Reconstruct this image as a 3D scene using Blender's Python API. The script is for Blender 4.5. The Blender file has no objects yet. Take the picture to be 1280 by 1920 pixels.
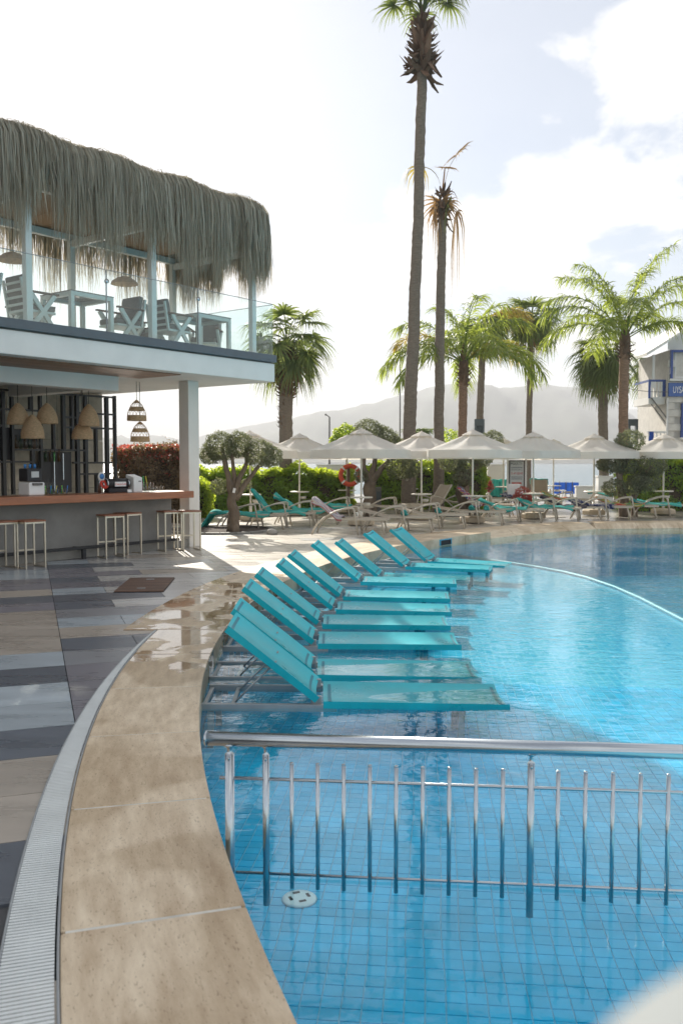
import bpy, math, random
import numpy as np
from mathutils import Vector, Matrix
random.seed(7); rng = np.random.default_rng(7)
R = math.radians
scene = bpy.context.scene
COL = scene.collection

# ------------------------------------------------------------------ camera
cam_d = bpy.data.cameras.new('camera'); cam = bpy.data.objects.new('camera', cam_d); COL.objects.link(cam)
cam.location = (0, 0, 1.69); cam.rotation_euler = (R(90 - 3.222), 0, 0)
cam_d.sensor_fit = 'VERTICAL'; cam_d.sensor_height = 36; cam_d.lens = 31.31
cam_d.clip_start = 0.05; cam_d.clip_end = 20000
cam_d.dof.use_dof = True; cam_d.dof.focus_distance = 8.0; cam_d.dof.aperture_fstop = 3.8
scene.camera = cam

# ------------------------------------------------------------------ light
SUN_AZ, SUN_EL = -17.5, 27.5            # degrees right of straight ahead, above the horizon
sd = Vector((math.sin(R(SUN_AZ)) * math.cos(R(SUN_EL)), math.cos(R(SUN_AZ)) * math.cos(R(SUN_EL)), math.sin(R(SUN_EL))))
sun_d = bpy.data.lights.new('sun', 'SUN'); sun_d.energy = 3.4; sun_d.angle = R(0.6); sun_d.color = (1.0, 0.93, 0.82)
sun = bpy.data.objects.new('sun', sun_d); COL.objects.link(sun)
sun.rotation_euler = (-sd).to_track_quat('-Z', 'Y').to_euler(); sun.location = (-10, 20, 40)
CLOUD_OFF = (1.6, 0.5, 0.0)
world = bpy.data.worlds.new('World'); scene.world = world; world.use_nodes = True
SKY_STRENGTH = 0.10
HAZE = 4.4e-4
scene.view_settings.view_transform = 'Standard'; scene.view_settings.look = 'None'
scene.view_settings.gamma = 1.0; scene.view_settings.use_curve_mapping = False
scene.view_settings.exposure = 1.5
scene.cycles.use_denoising = True
try: scene.cycles.denoiser = 'OPENIMAGEDENOISE'
except Exception: pass
scene.cycles.max_bounces = 8; scene.cycles.transparent_max_bounces = 24
scene.cycles.diffuse_bounces = 3; scene.cycles.glossy_bounces = 3; scene.cycles.transmission_bounces = 4
scene.cycles.volume_bounces = 0; scene.cycles.caustics_reflective = False; scene.cycles.caustics_refractive = False
scene.cycles.sample_clamp_indirect = 6.0

def build_world():
    nt = world.node_tree; N = nt.nodes; N.clear(); L = nt.links
    out = N.new('ShaderNodeOutputWorld'); bg = N.new('ShaderNodeBackground'); bg.inputs['Strength'].default_value = SKY_STRENGTH
    sky = N.new('ShaderNodeTexSky'); sky.sky_type = 'NISHITA'; sky.sun_disc = False
    sky.sun_elevation = R(SUN_EL); sky.sun_rotation = R(SUN_AZ); sky.air_density = 1.0; sky.dust_density = 0.5; sky.ozone_density = 1.2
    tc = N.new('ShaderNodeTexCoord'); sep = N.new('ShaderNodeSeparateXYZ'); L.new(tc.outputs['Generated'], sep.inputs[0])
    zz = N.new('ShaderNodeMath'); zz.operation = 'MAXIMUM'; zz.inputs[1].default_value = 0.0; L.new(sep.outputs[2], zz.inputs[0])
    za = N.new('ShaderNodeMath'); za.operation = 'ADD'; za.inputs[1].default_value = 0.22; L.new(zz.outputs[0], za.inputs[0])
    dx = N.new('ShaderNodeMath'); dx.operation = 'DIVIDE'; L.new(sep.outputs[0], dx.inputs[0]); L.new(za.outputs[0], dx.inputs[1])
    dy = N.new('ShaderNodeMath'); dy.operation = 'DIVIDE'; L.new(sep.outputs[1], dy.inputs[0]); L.new(za.outputs[0], dy.inputs[1])
    cmb = N.new('ShaderNodeCombineXYZ'); L.new(dx.outputs[0], cmb.inputs[0]); L.new(dy.outputs[0], cmb.inputs[1])
    mp = N.new('ShaderNodeMapping'); mp.inputs['Location'].default_value = CLOUD_OFF; L.new(cmb.outputs[0], mp.inputs[0])
    n1 = N.new('ShaderNodeTexNoise'); n1.inputs['Scale'].default_value = 1.7; n1.inputs['Detail'].default_value = 9; n1.inputs['Roughness'].default_value = .58; n1.inputs['Distortion'].default_value = .25
    L.new(mp.outputs[0], n1.inputs['Vector'])
    rp = N.new('ShaderNodeValToRGB'); rp.color_ramp.elements[0].position = .475; rp.color_ramp.elements[1].position = .575
    L.new(n1.outputs['Fac'], rp.inputs[0])
    # thin high veil
    n2 = N.new('ShaderNodeTexNoise'); n2.inputs['Scale'].default_value = .5; n2.inputs['Detail'].default_value = 5
    L.new(mp.outputs[0], n2.inputs['Vector'])
    rp2 = N.new('ShaderNodeValToRGB'); rp2.color_ramp.elements[0].position = .35; rp2.color_ramp.elements[1].position = .75
    rp2.color_ramp.elements[1].color = (.5, .5, .5, 1); rp2.color_ramp.elements[0].color = (.18, .18, .18, 1)
    L.new(n2.outputs['Fac'], rp2.inputs[0])
    mx0 = N.new('ShaderNodeMath'); mx0.operation = 'MAXIMUM'; L.new(rp.outputs[0], mx0.inputs[0]); L.new(rp2.outputs[0], mx0.inputs[1])
    # cloud light: proportional to the clear sky around it, whitened
    bw = N.new('ShaderNodeRGBToBW'); L.new(sky.outputs[0], bw.inputs[0])
    cl = N.new('ShaderNodeMath'); cl.operation = 'MULTIPLY_ADD'; cl.inputs[1].default_value = 0.12; cl.inputs[2].default_value = 4.0; L.new(bw.outputs[0], cl.inputs[0])
    cc = N.new('ShaderNodeMix'); cc.data_type = 'RGBA'; cc.blend_type = 'MULTIPLY'; cc.inputs[0].default_value = 1
    L.new(cl.outputs[0], cc.inputs[6]); cc.inputs[7].default_value = (1.0, .985, .96, 1)
    # thick cloud cores are a little greyer than the thin bright edges
    sh = N.new('ShaderNodeMapRange'); sh.inputs[1].default_value = .58; sh.inputs[2].default_value = .80; sh.inputs[3].default_value = 1.0; sh.inputs[4].default_value = .60; L.new(n1.outputs['Fac'], sh.inputs[0])
    cs = N.new('ShaderNodeMix'); cs.data_type = 'RGBA'; cs.blend_type = 'MULTIPLY'; cs.inputs[0].default_value = 1; L.new(cc.outputs[2], cs.inputs[6]); L.new(sh.outputs[0], cs.inputs[7])
    sk = N.new('ShaderNodeMix'); sk.data_type = 'RGBA'; sk.blend_type = 'MULTIPLY'; sk.inputs[0].default_value = 1; L.new(sky.outputs[0], sk.inputs[6]); sk.inputs[7].default_value = (.375, .385, .40, 1)
    mix = N.new('ShaderNodeMix'); mix.data_type = 'RGBA'; L.new(mx0.outputs[0], mix.inputs[0])
    L.new(sk.outputs[2], mix.inputs[6]); L.new(cs.outputs[2], mix.inputs[7])
    L.new(mix.outputs[2], bg.inputs['Color']); L.new(bg.outputs[0], out.inputs['Surface'])
build_world()

# ------------------------------------------------------------------ helpers
def tag(o, label=None, cat=None, group=None, kind=None):
    if label: o['label'] = label
    if cat: o['category'] = cat
    if group: o['group'] = group
    if kind: o['kind'] = kind
    return o
def thing(name, label, cat, loc=(0, 0, 0), rz=0.0, group=None):
    o = bpy.data.objects.new(name, None); o.empty_display_size = .1; COL.objects.link(o)
    o.location = loc; o.rotation_euler = (0, 0, rz); return tag(o, label, cat, group)
def link(name, me, parent=None, loc=None, rot=None, kind=None):
    o = bpy.data.objects.new(name, me); COL.objects.link(o)
    if parent is not None: o.parent = parent
    if loc is not None: o.location = loc
    if rot is not None: o.rotation_euler = rot
    if kind: o['kind'] = kind
    return o
KIDS = {}
def copy_tree(o, parent=None):
    c = o.copy(); COL.objects.link(c)
    if parent is not None: c.parent = parent
    for ch in list(o.children): copy_tree(ch, c)
    return c
class MB:
    def __init__(s): s.v = []; s.f = []; s.sm = []
    def add(s, vs, fs, sm=False, M=None):
        b = len(s.v)
        if M is not None: vs = [tuple(M @ Vector(p)) for p in vs]
        s.v += [tuple(p) for p in vs]; s.f += [tuple(i + b for i in f) for f in fs]; s.sm += [sm] * len(fs); return s
    def box(s, c, d, rz=0, M=None):
        x, y, z = (k / 2 for k in d); cs, sn = math.cos(rz), math.sin(rz)
        vs = []
        for sx, sy, sz in ((-1,-1,-1),(1,-1,-1),(1,1,-1),(-1,1,-1),(-1,-1,1),(1,-1,1),(1,1,1),(-1,1,1)):
            px, py = sx * x, sy * y
            vs.append((c[0] + px * cs - py * sn, c[1] + px * sn + py * cs, c[2] + sz * z))
        return s.add(vs, [(3,2,1,0),(4,5,6,7),(0,1,5,4),(1,2,6,5),(2,3,7,6),(3,0,4,7)], False, M)
    def beam(s, p, q, w, h, M=None, up=(0, 0, 1)):
        p, q = Vector(p), Vector(q); d = (q - p).normalized(); upv = Vector(up)
        if abs(d.dot(upv)) > .99: upv = Vector((1, 0, 0))
        sd_ = d.cross(upv).normalized(); u2 = sd_.cross(d)
        vs = []
        for e in (p, q):
            for a, b in ((-1,-1),(1,-1),(1,1),(-1,1)): vs.append(e + sd_ * a * w / 2 + u2 * b * h / 2)
        return s.add(vs, [(0,1,2,3),(7,6,5,4),(0,4,5,1),(1,5,6,2),(2,6,7,3),(3,7,4,0)], False, M)
    def tube(s, pts, r, n=8, cap=True, M=None):
        pts = [Vector(p) for p in pts]; k = len(pts)
        rr = r if isinstance(r, (list, tuple)) else [r] * k
        vs = []; prev = None
        for i, p in enumerate(pts):
            d = (pts[min(i + 1, k - 1)] - pts[max(i - 1, 0)]).normalized()
            if prev is None:
                ax = Vector((0, 0, 1)) if abs(d.z) < .9 else Vector((1, 0, 0)); a = d.cross(ax).normalized()
            else: a = (prev - d * prev.dot(d)).normalized()
            prev = a; b = d.cross(a)
            for j in range(n):
                t = 2 * math.pi * j / n; vs.append(p + (a * math.cos(t) + b * math.sin(t)) * rr[i])
        fs = [(i*n+j, i*n+(j+1)%n, (i+1)*n+(j+1)%n, (i+1)*n+j) for i in range(k-1) for j in range(n)]
        s.add(vs, fs, True, M)
        if cap:
            b = len(s.v) - len(vs)
            s.f.append(tuple(b + j for j in reversed(range(n)))); s.sm.append(False)
            s.f.append(tuple(b + (k-1)*n + j for j in range(n))); s.sm.append(False)
        return s
    def lathe(s, prof, n=16, c=(0, 0, 0), M=None, sm=True, phase=0.0):
        vs = []
        for r, z in prof:
            for j in range(n):
                t = 2 * math.pi * j / n + phase; vs.append((c[0] + r * math.cos(t), c[1] + r * math.sin(t), c[2] + z))
        fs = [(i*n+j, i*n+(j+1)%n, (i+1)*n+(j+1)%n, (i+1)*n+j) for i in range(len(prof)-1) for j in range(n)]
        s.add(vs, fs, sm, M)
        b = len(s.v) - len(vs)
        if prof[0][0] > 1e-5: s.f.append(tuple(b + j for j in reversed(range(n)))); s.sm.append(False)
        if prof[-1][0] > 1e-5: s.f.append(tuple(b + (len(prof)-1)*n + j for j in range(n))); s.sm.append(False)
        return s
    def prism(s, poly, z0, z1):
        n = len(poly); vs = [(p[0], p[1], z0) for p in poly] + [(p[0], p[1], z1) for p in poly]
        return s.add(vs, [tuple(reversed(range(n))), tuple(range(n, 2*n))] + [(i, (i+1)%n, n+(i+1)%n, n+i) for i in range(n)])
    def grid(s, P, sm=True, close=False):          # P[i][j] points
        h, w = len(P), len(P[0]); vs = [p for row in P for p in row]
        return s.add(vs, [(i*w+j, i*w+j+1, (i+1)*w+j+1, (i+1)*w+j) for i in range(h-1) for j in range(w-1)], sm)
    def mesh(s, name, m=None):
        me = bpy.data.meshes.new(name); me.from_pydata(s.v, [], s.f)
        me.polygons.foreach_set('use_smooth', s.sm)
        if m: me.materials.append(m)
        me.update(); return me
    def build(s, name, m, parent=None, loc=None, rot=None, kind=None, bevel=None, seg=2):
        o = link(name, s.mesh(name, m), parent, loc, rot, kind)
        if bevel:
            b = o.modifiers.new('bevel', 'BEVEL'); b.width = bevel; b.segments = seg; b.limit_method = 'ANGLE'; b.angle_limit = R(40)
        return o
def np_mesh(name, V, k, m, smooth=False):
    """V (n,k,3): n separate k-gons."""
    n = V.shape[0]; me = bpy.data.meshes.new(name)
    me.vertices.add(n * k); me.vertices.foreach_set('co', V.reshape(-1).astype(np.float32))
    me.loops.add(n * k); me.loops.foreach_set('vertex_index', np.arange(n * k, dtype=np.int32))
    me.polygons.add(n); me.polygons.foreach_set('loop_start', np.arange(0, n * k, k, dtype=np.int32))
    me.polygons.foreach_set('loop_total', np.full(n, k, dtype=np.int32))
    if smooth: me.polygons.foreach_set('use_smooth', np.ones(n, dtype=bool))
    me.materials.append(m); me.update(calc_edges=True); me.validate(); return me
def ribbons_mesh(name, P, W, m):
    """P (n,k,3) centre lines, W (n,k,3) half-width vectors -> ribbons sharing vertices along each strand."""
    n, k, _ = P.shape; V = np.stack([P - W, P + W], 2).reshape(n, 2 * k, 3)
    me = bpy.data.meshes.new(name); me.vertices.add(n * 2 * k); me.vertices.foreach_set('co', V.reshape(-1).astype(np.float32))
    i = np.arange(k - 1); q = np.stack([2*i, 2*i+1, 2*i+3, 2*i+2], 1)
    F = (q[None] + (np.arange(n) * 2 * k)[:, None, None]).reshape(-1, 4); nf = len(F)
    me.loops.add(nf * 4); me.loops.foreach_set('vertex_index', F.reshape(-1).astype(np.int32))
    me.polygons.add(nf); me.polygons.foreach_set('loop_start', np.arange(0, nf * 4, 4, dtype=np.int32)); me.polygons.foreach_set('loop_total', np.full(nf, 4, dtype=np.int32))
    me.polygons.foreach_set('use_smooth', np.ones(nf, dtype=bool))
    me.materials.append(m); me.update(calc_edges=True); return me
def unit(a): return a / np.maximum(np.linalg.norm(a, axis=-1, keepdims=True), 1e-9)
def text(body, size, m, parent, loc, rot, name='lettering', ext=.002, align='CENTER', shear=0.0, sx=1.0):
    cu = bpy.data.curves.new(name, 'FONT'); cu.body = body; cu.size = size; cu.extrude = ext; cu.align_x = align; cu.align_y = 'CENTER'; cu.shear = shear
    tmp = bpy.data.objects.new('tmp', cu); me = bpy.data.meshes.new_from_object(tmp); bpy.data.objects.remove(tmp); bpy.data.curves.remove(cu)
    me.materials.clear(); me.materials.append(m); o = link(name, me, parent, loc, rot); o.scale = (sx, 1, 1); return o

# ------------------------------------------------------------------ materials
def mat(name, col, rough=.5, metal=0.0, var=0.0, vs=6.0, bump=0.0, bs=60.0, bd=.01, spec=.5, coord='Object', transl=0.0, tcol=None, island=0.0, stretch=None, rvar=0.0, obj_var=0.0):
    m = bpy.data.materials.new(name); m.use_nodes = True; nt = m.node_tree; N = nt.nodes; L = nt.links
    b = N['Principled BSDF']; b.inputs['Base Color'].default_value = (*col, 1); b.inputs['Roughness'].default_value = rough
    b.inputs['Metallic'].default_value = metal; b.inputs['Specular IOR Level'].default_value = spec
    src = None
    if var or bump or rvar:
        if coord == 'Position':
            g = N.new('ShaderNodeNewGeometry'); vec = g.outputs['Position']
        else:
            tc = N.new('ShaderNodeTexCoord'); vec = tc.outputs[coord]
        if stretch:
            mp = N.new('ShaderNodeMapping'); mp.inputs['Scale'].default_value = stretch; L.new(vec, mp.inputs[0]); vec = mp.outputs[0]
    if var or rvar:
        n = N.new('ShaderNodeTexNoise'); n.inputs['Scale'].default_value = vs; n.inputs['Detail'].default_value = 6; n.inputs['Roughness'].default_value = .62
        L.new(vec, n.inputs['Vector'])
    if var:
        rp = N.new('ShaderNodeValToRGB'); e = rp.color_ramp.elements; e[0].position = .3; e[1].position = .7
        e[0].color = (*[max(0, c * (1 - var)) for c in col], 1); e[1].color = (*[min(1, c * (1 + var)) for c in col], 1)
        L.new(n.outputs['Fac'], rp.inputs[0]); src = rp.outputs[0]
    if rvar:
        mr = N.new('ShaderNodeMapRange'); mr.inputs[1].default_value = .3; mr.inputs[2].default_value = .7; mr.inputs[3].default_value = max(.02, rough - rvar); mr.inputs[4].default_value = min(1, rough + rvar)
        L.new(n.outputs['Fac'], mr.inputs[0]); L.new(mr.outputs[0], b.inputs['Roughness'])
    for amt, kind in ((island, 'i'), (obj_var, 'o')):
        if not amt: continue
        if kind == 'i': g2 = N.new('ShaderNodeNewGeometry'); ro = g2.outputs['Random Per Island']
        else: g2 = N.new('ShaderNodeObjectInfo'); ro = g2.outputs['Random']
        mr = N.new('ShaderNodeMapRange'); mr.inputs[3].default_value = 1 - amt; mr.inputs[4].default_value = 1 + amt; L.new(ro, mr.inputs[0])
        mx = N.new('ShaderNodeMix'); mx.data_type = 'RGBA'; mx.blend_type = 'MULTIPLY'; mx.inputs[0].default_value = 1
        if src is None: mx.inputs[6].default_value = (*col, 1)
        else: L.new(src, mx.inputs[6])
        L.new(mr.outputs[0], mx.inputs[7]); src = mx.outputs[2]
    if src is not None: L.new(src, b.inputs['Base Color'])
    if bump:
        n2 = N.new('ShaderNodeTexNoise'); n2.inputs['Scale'].default_value = bs; n2.inputs['Detail'].default_value = 5; L.new(vec, n2.inputs['Vector'])
        bp = N.new('ShaderNodeBump'); bp.inputs['Strength'].default_value = bump; bp.inputs['Distance'].default_value = bd
        L.new(n2.outputs['Fac'], bp.inputs['Height']); L.new(bp.outputs[0], b.inputs['Normal'])
    if transl:
        tr = N.new('ShaderNodeBsdfTranslucent'); tr.inputs[0].default_value = (*(tcol or col), 1)
        if src is not None and tcol is None: L.new(src, tr.inputs[0])
        ms = N.new('ShaderNodeMixShader'); ms.inputs[0].default_value = transl
        L.new(b.outputs[0], ms.inputs[1]); L.new(tr.outputs[0], ms.inputs[2]); L.new(ms.outputs[0], N['Material Output'].inputs['Surface'])
    return m

def glass_mat(name, tint, rough=.02, ior=1.5):
    m = bpy.data.materials.new(name); m.use_nodes = True; nt = m.node_tree; N = nt.nodes; L = nt.links; N.remove(N['Principled BSDF'])
    tr = N.new('ShaderNodeBsdfTransparent'); tr.inputs[0].default_value = (*tint, 1)
    gl = N.new('ShaderNodeBsdfGlossy'); gl.inputs['Roughness'].default_value = rough; gl.inputs[0].default_value = (1, 1, 1, 1)
    fr = N.new('ShaderNodeFresnel'); g = N.new('ShaderNodeNewGeometry'); e = N.new('ShaderNodeMath'); e.operation = 'MULTIPLY_ADD'; e.inputs[1].default_value = -2; e.inputs[2].default_value = 1
    L.new(g.outputs['Backfacing'], e.inputs[0]); pw = N.new('ShaderNodeMath'); pw.operation = 'POWER'; pw.inputs[0].default_value = ior; L.new(e.outputs[0], pw.inputs[1]); L.new(pw.outputs[0], fr.inputs['IOR'])
    ms = N.new('ShaderNodeMixShader'); L.new(fr.outputs[0], ms.inputs[0]); L.new(tr.outputs[0], ms.inputs[1]); L.new(gl.outputs[0], ms.inputs[2])
    L.new(ms.outputs[0], N['Material Output'].inputs['Surface']); return m

def water_mat():
    m = bpy.data.materials.new('pool_water'); m.use_nodes = True; nt = m.node_tree; N = nt.nodes; L = nt.links; N.remove(N['Principled BSDF'])
    geo = N.new('ShaderNodeNewGeometry')
    tr = N.new('ShaderNodeBsdfTransparent'); tr.inputs[0].default_value = (.78, .96, .99, 1)
    gl = N.new('ShaderNodeBsdfGlossy'); gl.inputs['Roughness'].default_value = .0; gl.inputs[0].default_value = (1, 1, 1, 1)
    # calm close to the railing, more ripple out in the middle
    sep = N.new('ShaderNodeSeparateXYZ'); L.new(geo.outputs['Position'], sep.inputs[0])
    am = N.new('ShaderNodeMapRange'); am.inputs[1].default_value = 4.0; am.inputs[2].default_value = 9.0; am.inputs[3].default_value = .12; am.inputs[4].default_value = .55; L.new(sep.outputs[1], am.inputs[0])
    mp = N.new('ShaderNodeMapping'); mp.inputs['Rotation'].default_value = (0, 0, .35); mp.inputs['Scale'].default_value = (1.0, 1.7, 1); L.new(geo.outputs['Position'], mp.inputs[0])
    n1 = N.new('ShaderNodeTexNoise'); n1.inputs['Scale'].default_value = 5.0; n1.inputs['Detail'].default_value = 3; n1.inputs['Roughness'].default_value = .5; n1.inputs['Distortion'].default_value = .6
    L.new(mp.outputs[0], n1.inputs['Vector'])
    n3 = N.new('ShaderNodeTexNoise'); n3.inputs['Scale'].default_value = .55; n3.inputs['Detail'].default_value = 2; L.new(geo.outputs['Position'], n3.inputs['Vector'])
    g3 = N.new('ShaderNodeMapRange'); g3.inputs[1].default_value = .38; g3.inputs[2].default_value = .62; g3.inputs[3].default_value = .35; g3.inputs[4].default_value = 1.2; L.new(n3.outputs['Fac'], g3.inputs[0])
    ml = N.new('ShaderNodeMath'); ml.operation = 'MULTIPLY'; L.new(am.outputs[0], ml.inputs[0]); L.new(g3.outputs[0], ml.inputs[1])
    bp = N.new('ShaderNodeBump'); bp.inputs['Distance'].default_value = .022; L.new(ml.outputs[0], bp.inputs['Strength']); L.new(n1.outputs['Fac'], bp.inputs['Height'])
    L.new(bp.outputs[0], gl.inputs['Normal'])
    fr = N.new('ShaderNodeFresnel'); L.new(bp.outputs[0], fr.inputs['Normal'])
    e = N.new('ShaderNodeMath'); e.operation = 'MULTIPLY_ADD'; e.inputs[1].default_value = -2; e.inputs[2].default_value = 1
    L.new(geo.outputs['Backfacing'], e.inputs[0]); pw = N.new('ShaderNodeMath'); pw.operation = 'POWER'; pw.inputs[0].default_value = 1.333; L.new(e.outputs[0], pw.inputs[1]); L.new(pw.outputs[0], fr.inputs['IOR'])
    ms = N.new('ShaderNodeMixShader'); L.new(fr.outputs[0], ms.inputs[0]); L.new(tr.outputs[0], ms.inputs[1]); L.new(gl.outputs[0], ms.inputs[2])
    L.new(ms.outputs[0], N['Material Output'].inputs['Surface']); return m

def mosaic_mat(name, c1, c2, grout, tw, th, rot, gap=.006):
    m = bpy.data.materials.new(name); m.use_nodes = True; nt = m.node_tree; N = nt.nodes; L = nt.links; b = N['Principled BSDF']
    geo = N.new('ShaderNodeNewGeometry'); mp = N.new('ShaderNodeMapping'); mp.inputs['Rotation'].default_value = (0, 0, -rot); L.new(geo.outputs['Position'], mp.inputs[0])
    br = N.new('ShaderNodeTexBrick'); br.offset = 0; br.squash = 1; br.inputs['Scale'].default_value = 1
    br.inputs['Brick Width'].default_value = tw; br.inputs['Row Height'].default_value = th; br.inputs['Mortar Size'].default_value = gap / 2; br.inputs['Mortar Smooth'].default_value = .2
    br.inputs['Color1'].default_value = (*c1, 1); br.inputs['Color2'].default_value = (*c2, 1); br.inputs['Mortar'].default_value = (*grout, 1)
    L.new(mp.outputs[0], br.inputs['Vector']); L.new(br.outputs['Color'], b.inputs['Base Color']); b.inputs['Roughness'].default_value = .25
    return m

def coping_mat():
    m = bpy.data.materials.new('travertine'); m.use_nodes = True; nt = m.node_tree; N = nt.nodes; L = nt.links; b = N['Principled BSDF']
    geo = N.new('ShaderNodeNewGeometry'); oi = N.new('ShaderNodeObjectInfo')
    tc = N.new('ShaderNodeTexCoord'); mp = N.new('ShaderNodeMapping'); mp.inputs['Scale'].default_value = (3.2, .7, 1); L.new(tc.outputs['Object'], mp.inputs[0])
    rnd = N.new('ShaderNodeCombineXYZ'); L.new(oi.outputs['Random'], rnd.inputs[2])
    sc = N.new('ShaderNodeVectorMath'); sc.operation = 'MULTIPLY_ADD'; sc.inputs[1].default_value = (0, 0, 9); L.new(rnd.outputs[0], sc.inputs[0]); L.new(mp.outputs[0], sc.inputs[2])
    n1 = N.new('ShaderNodeTexNoise'); n1.inputs['Scale'].default_value = 3.5; n1.inputs['Detail'].default_value = 9; n1.inputs['Roughness'].default_value = .68; L.new(sc.outputs[0], n1.inputs['Vector'])
    r1 = N.new('ShaderNodeValToRGB'); e = r1.color_ramp.elements; e[0].position = .3; e[0].color = (.48, .355, .225, 1); e[1].position = .72; e[1].color = (.80, .67, .49, 1)
    L.new(n1.outputs['Fac'], r1.inputs[0])
    n4 = N.new('ShaderNodeTexNoise'); n4.inputs['Scale'].default_value = .95; n4.inputs['Detail'].default_value = 5; n4.inputs['Roughness'].default_value = .45; n4.inputs['Distortion'].default_value = .5; L.new(geo.outputs['Position'], n4.inputs['Vector'])
    r4 = N.new('ShaderNodeValToRGB'); e = r4.color_ramp.elements; e[0].position = .46; e[0].color = (.74, .69, .62, 1); e[1].position = .53; e[1].color = (1, 1, 1, 1); L.new(n4.outputs['Fac'], r4.inputs[0])
    mx = N.new('ShaderNodeMix'); mx.data_type = 'RGBA'; mx.blend_type = 'MULTIPLY'; mx.inputs[0].default_value = .8; L.new(r1.outputs[0], mx.inputs[6]); L.new(r4.outputs[0], mx.inputs[7])
    # pits
    pv = N.new('ShaderNodeTexNoise'); pv.inputs['Scale'].default_value = 120; pv.inputs['Detail'].default_value = 3; mp2 = N.new('ShaderNodeMapping'); mp2.inputs['Scale'].default_value = (1, .35, 1)
    L.new(tc.outputs['Object'], mp2.inputs[0]); L.new(mp2.outputs[0], pv.inputs['Vector'])
    pr = N.new('ShaderNodeValToRGB'); e = pr.color_ramp.elements; e[0].position = .30; e[0].color = (.42, .36, .3, 1); e[1].position = .40; e[1].color = (1, 1, 1, 1); L.new(pv.outputs['Fac'], pr.inputs[0])
    mxp = N.new('ShaderNodeMix'); mxp.data_type = 'RGBA'; mxp.blend_type = 'MULTIPLY'; mxp.inputs[0].default_value = .55; L.new(mx.outputs[2], mxp.inputs[6]); L.new(pr.outputs[0], mxp.inputs[7])
    # wet puddles where loungers drip (between 7 and 13 m)
    sep = N.new('ShaderNodeSeparateXYZ'); L.new(geo.outputs['Position'], sep.inputs[0])
    a1 = N.new('ShaderNodeMapRange'); a1.interpolation_type = 'SMOOTHSTEP'; a1.inputs[1].default_value = 5.8; a1.inputs[2].default_value = 8.0; L.new(sep.outputs[1], a1.inputs[0])
    a2 = N.new('ShaderNodeMapRange'); a2.interpolation_type = 'SMOOTHSTEP'; a2.inputs[1].default_value = 14.5; a2.inputs[2].default_value = 12.0; L.new(sep.outputs[1], a2.inputs[0])
    am = N.new('ShaderNodeMath'); am.operation = 'MULTIPLY'; L.new(a1.outputs[0], am.inputs[0]); L.new(a2.outputs[0], am.inputs[1])
    nw = N.new('ShaderNodeTexNoise'); nw.inputs['Scale'].default_value = 2.3; nw.inputs['Detail'].default_value = 4; nw.inputs['Distortion'].default_value = .4; L.new(geo.outputs['Position'], nw.inputs['Vector'])
    ad = N.new('ShaderNodeMath'); ad.operation = 'MULTIPLY_ADD'; ad.inputs[1].default_value = .36; L.new(am.outputs[0], ad.inputs[0]); L.new(nw.outputs['Fac'], ad.inputs[2])
    wr = N.new('ShaderNodeValToRGB'); e = wr.color_ramp.elements; e[0].position = .80; e[0].color = (0, 0, 0, 1); e[1].position = .85; e[1].color = (1, 1, 1, 1); L.new(ad.outputs[0], wr.inputs[0])
    mw = N.new('ShaderNodeMix'); mw.data_type = 'RGBA'; mw.blend_type = 'MULTIPLY'; L.new(wr.outputs[0], mw.inputs[0]); L.new(mxp.outputs[2], mw.inputs[6]); mw.inputs[7].default_value = (.68, .63, .57, 1)
    L.new(mw.outputs[2], b.inputs['Base Color'])
    ro = N.new('ShaderNodeMapRange'); ro.inputs[3].default_value = .42; ro.inputs[4].default_value = .04; L.new(wr.outputs[0], ro.inputs[0]); L.new(ro.outputs[0], b.inputs['Roughness'])
    st = N.new('ShaderNodeMapRange'); st.inputs[3].default_value = .28; st.inputs[4].default_value = .01; L.new(wr.outputs[0], st.inputs[0])
    bp = N.new('ShaderNodeBump'); bp.inputs['Distance'].default_value = .004; L.new(st.outputs[0], bp.inputs['Strength']); L.new(pv.outputs['Fac'], bp.inputs['Height']); L.new(bp.outputs[0], b.inputs['Normal'])
    return m

def tile_mat(name, col):
    return mat(name, col, rough=.30, var=.16, vs=2.2, bump=.08, bs=40, bd=.003, coord='Position', stretch=(.5, 2.2, 1), rvar=.08, obj_var=.10)

M = {}
M['white_paint'] = mat('white_paint', (.78, .78, .76), .45, var=.04, vs=2, bump=.05, bs=90)
M['white_render'] = mat('white_render', (.74, .73, .70), .6, var=.06, vs=1.5, bump=.15, bs=120, bd=.004)
M['column_render'] = mat('column_render', (.74, .71, .66), .6, var=.07, vs=1.5, bump=.15, bs=120, bd=.004)
M['grey_strip'] = mat('grey_strip', (.09, .115, .135), .4, var=.1, vs=3)
M['post_white'] = mat('post_white', (.70, .74, .72), .4, var=.04)
M['soffit_wood'] = mat('soffit_wood', (.26, .135, .075), .5, var=.25, vs=3, stretch=(1, 12, 6), obj_var=.2)
M['stone_wall'] = mat('stone_wall', (.47, .43, .35), .75, var=.22, vs=3.5, bump=.5, bs=9, bd=.05, obj_var=.12)
M['black_metal'] = mat('black_metal', (.018, .019, .022), .45, var=.2)
M['black_panel'] = mat('black_panel', (.02, .02, .024), .55)
M['concrete'] = mat('concrete', (.27, .265, .25), .7, var=.2, vs=1.7, bump=.2, bs=40, bd=.006, rvar=.1)
M['plinth'] = mat('plinth', (.26, .25, .225), .7, var=.15, vs=3, bump=.2, bs=60)
M['counter_wood'] = mat('counter_wood', (.34, .13, .06), .32, var=.25, vs=2.2, stretch=(1, 14, 10), bump=.05, bs=60)
M['stool_wood'] = mat('stool_wood', (.27, .11, .06), .45, var=.3, vs=4, stretch=(1, 10, 4))
M['stool_metal'] = mat('stool_metal', (.62, .56, .46), .35, metal=.9, var=.1, vs=5)
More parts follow.
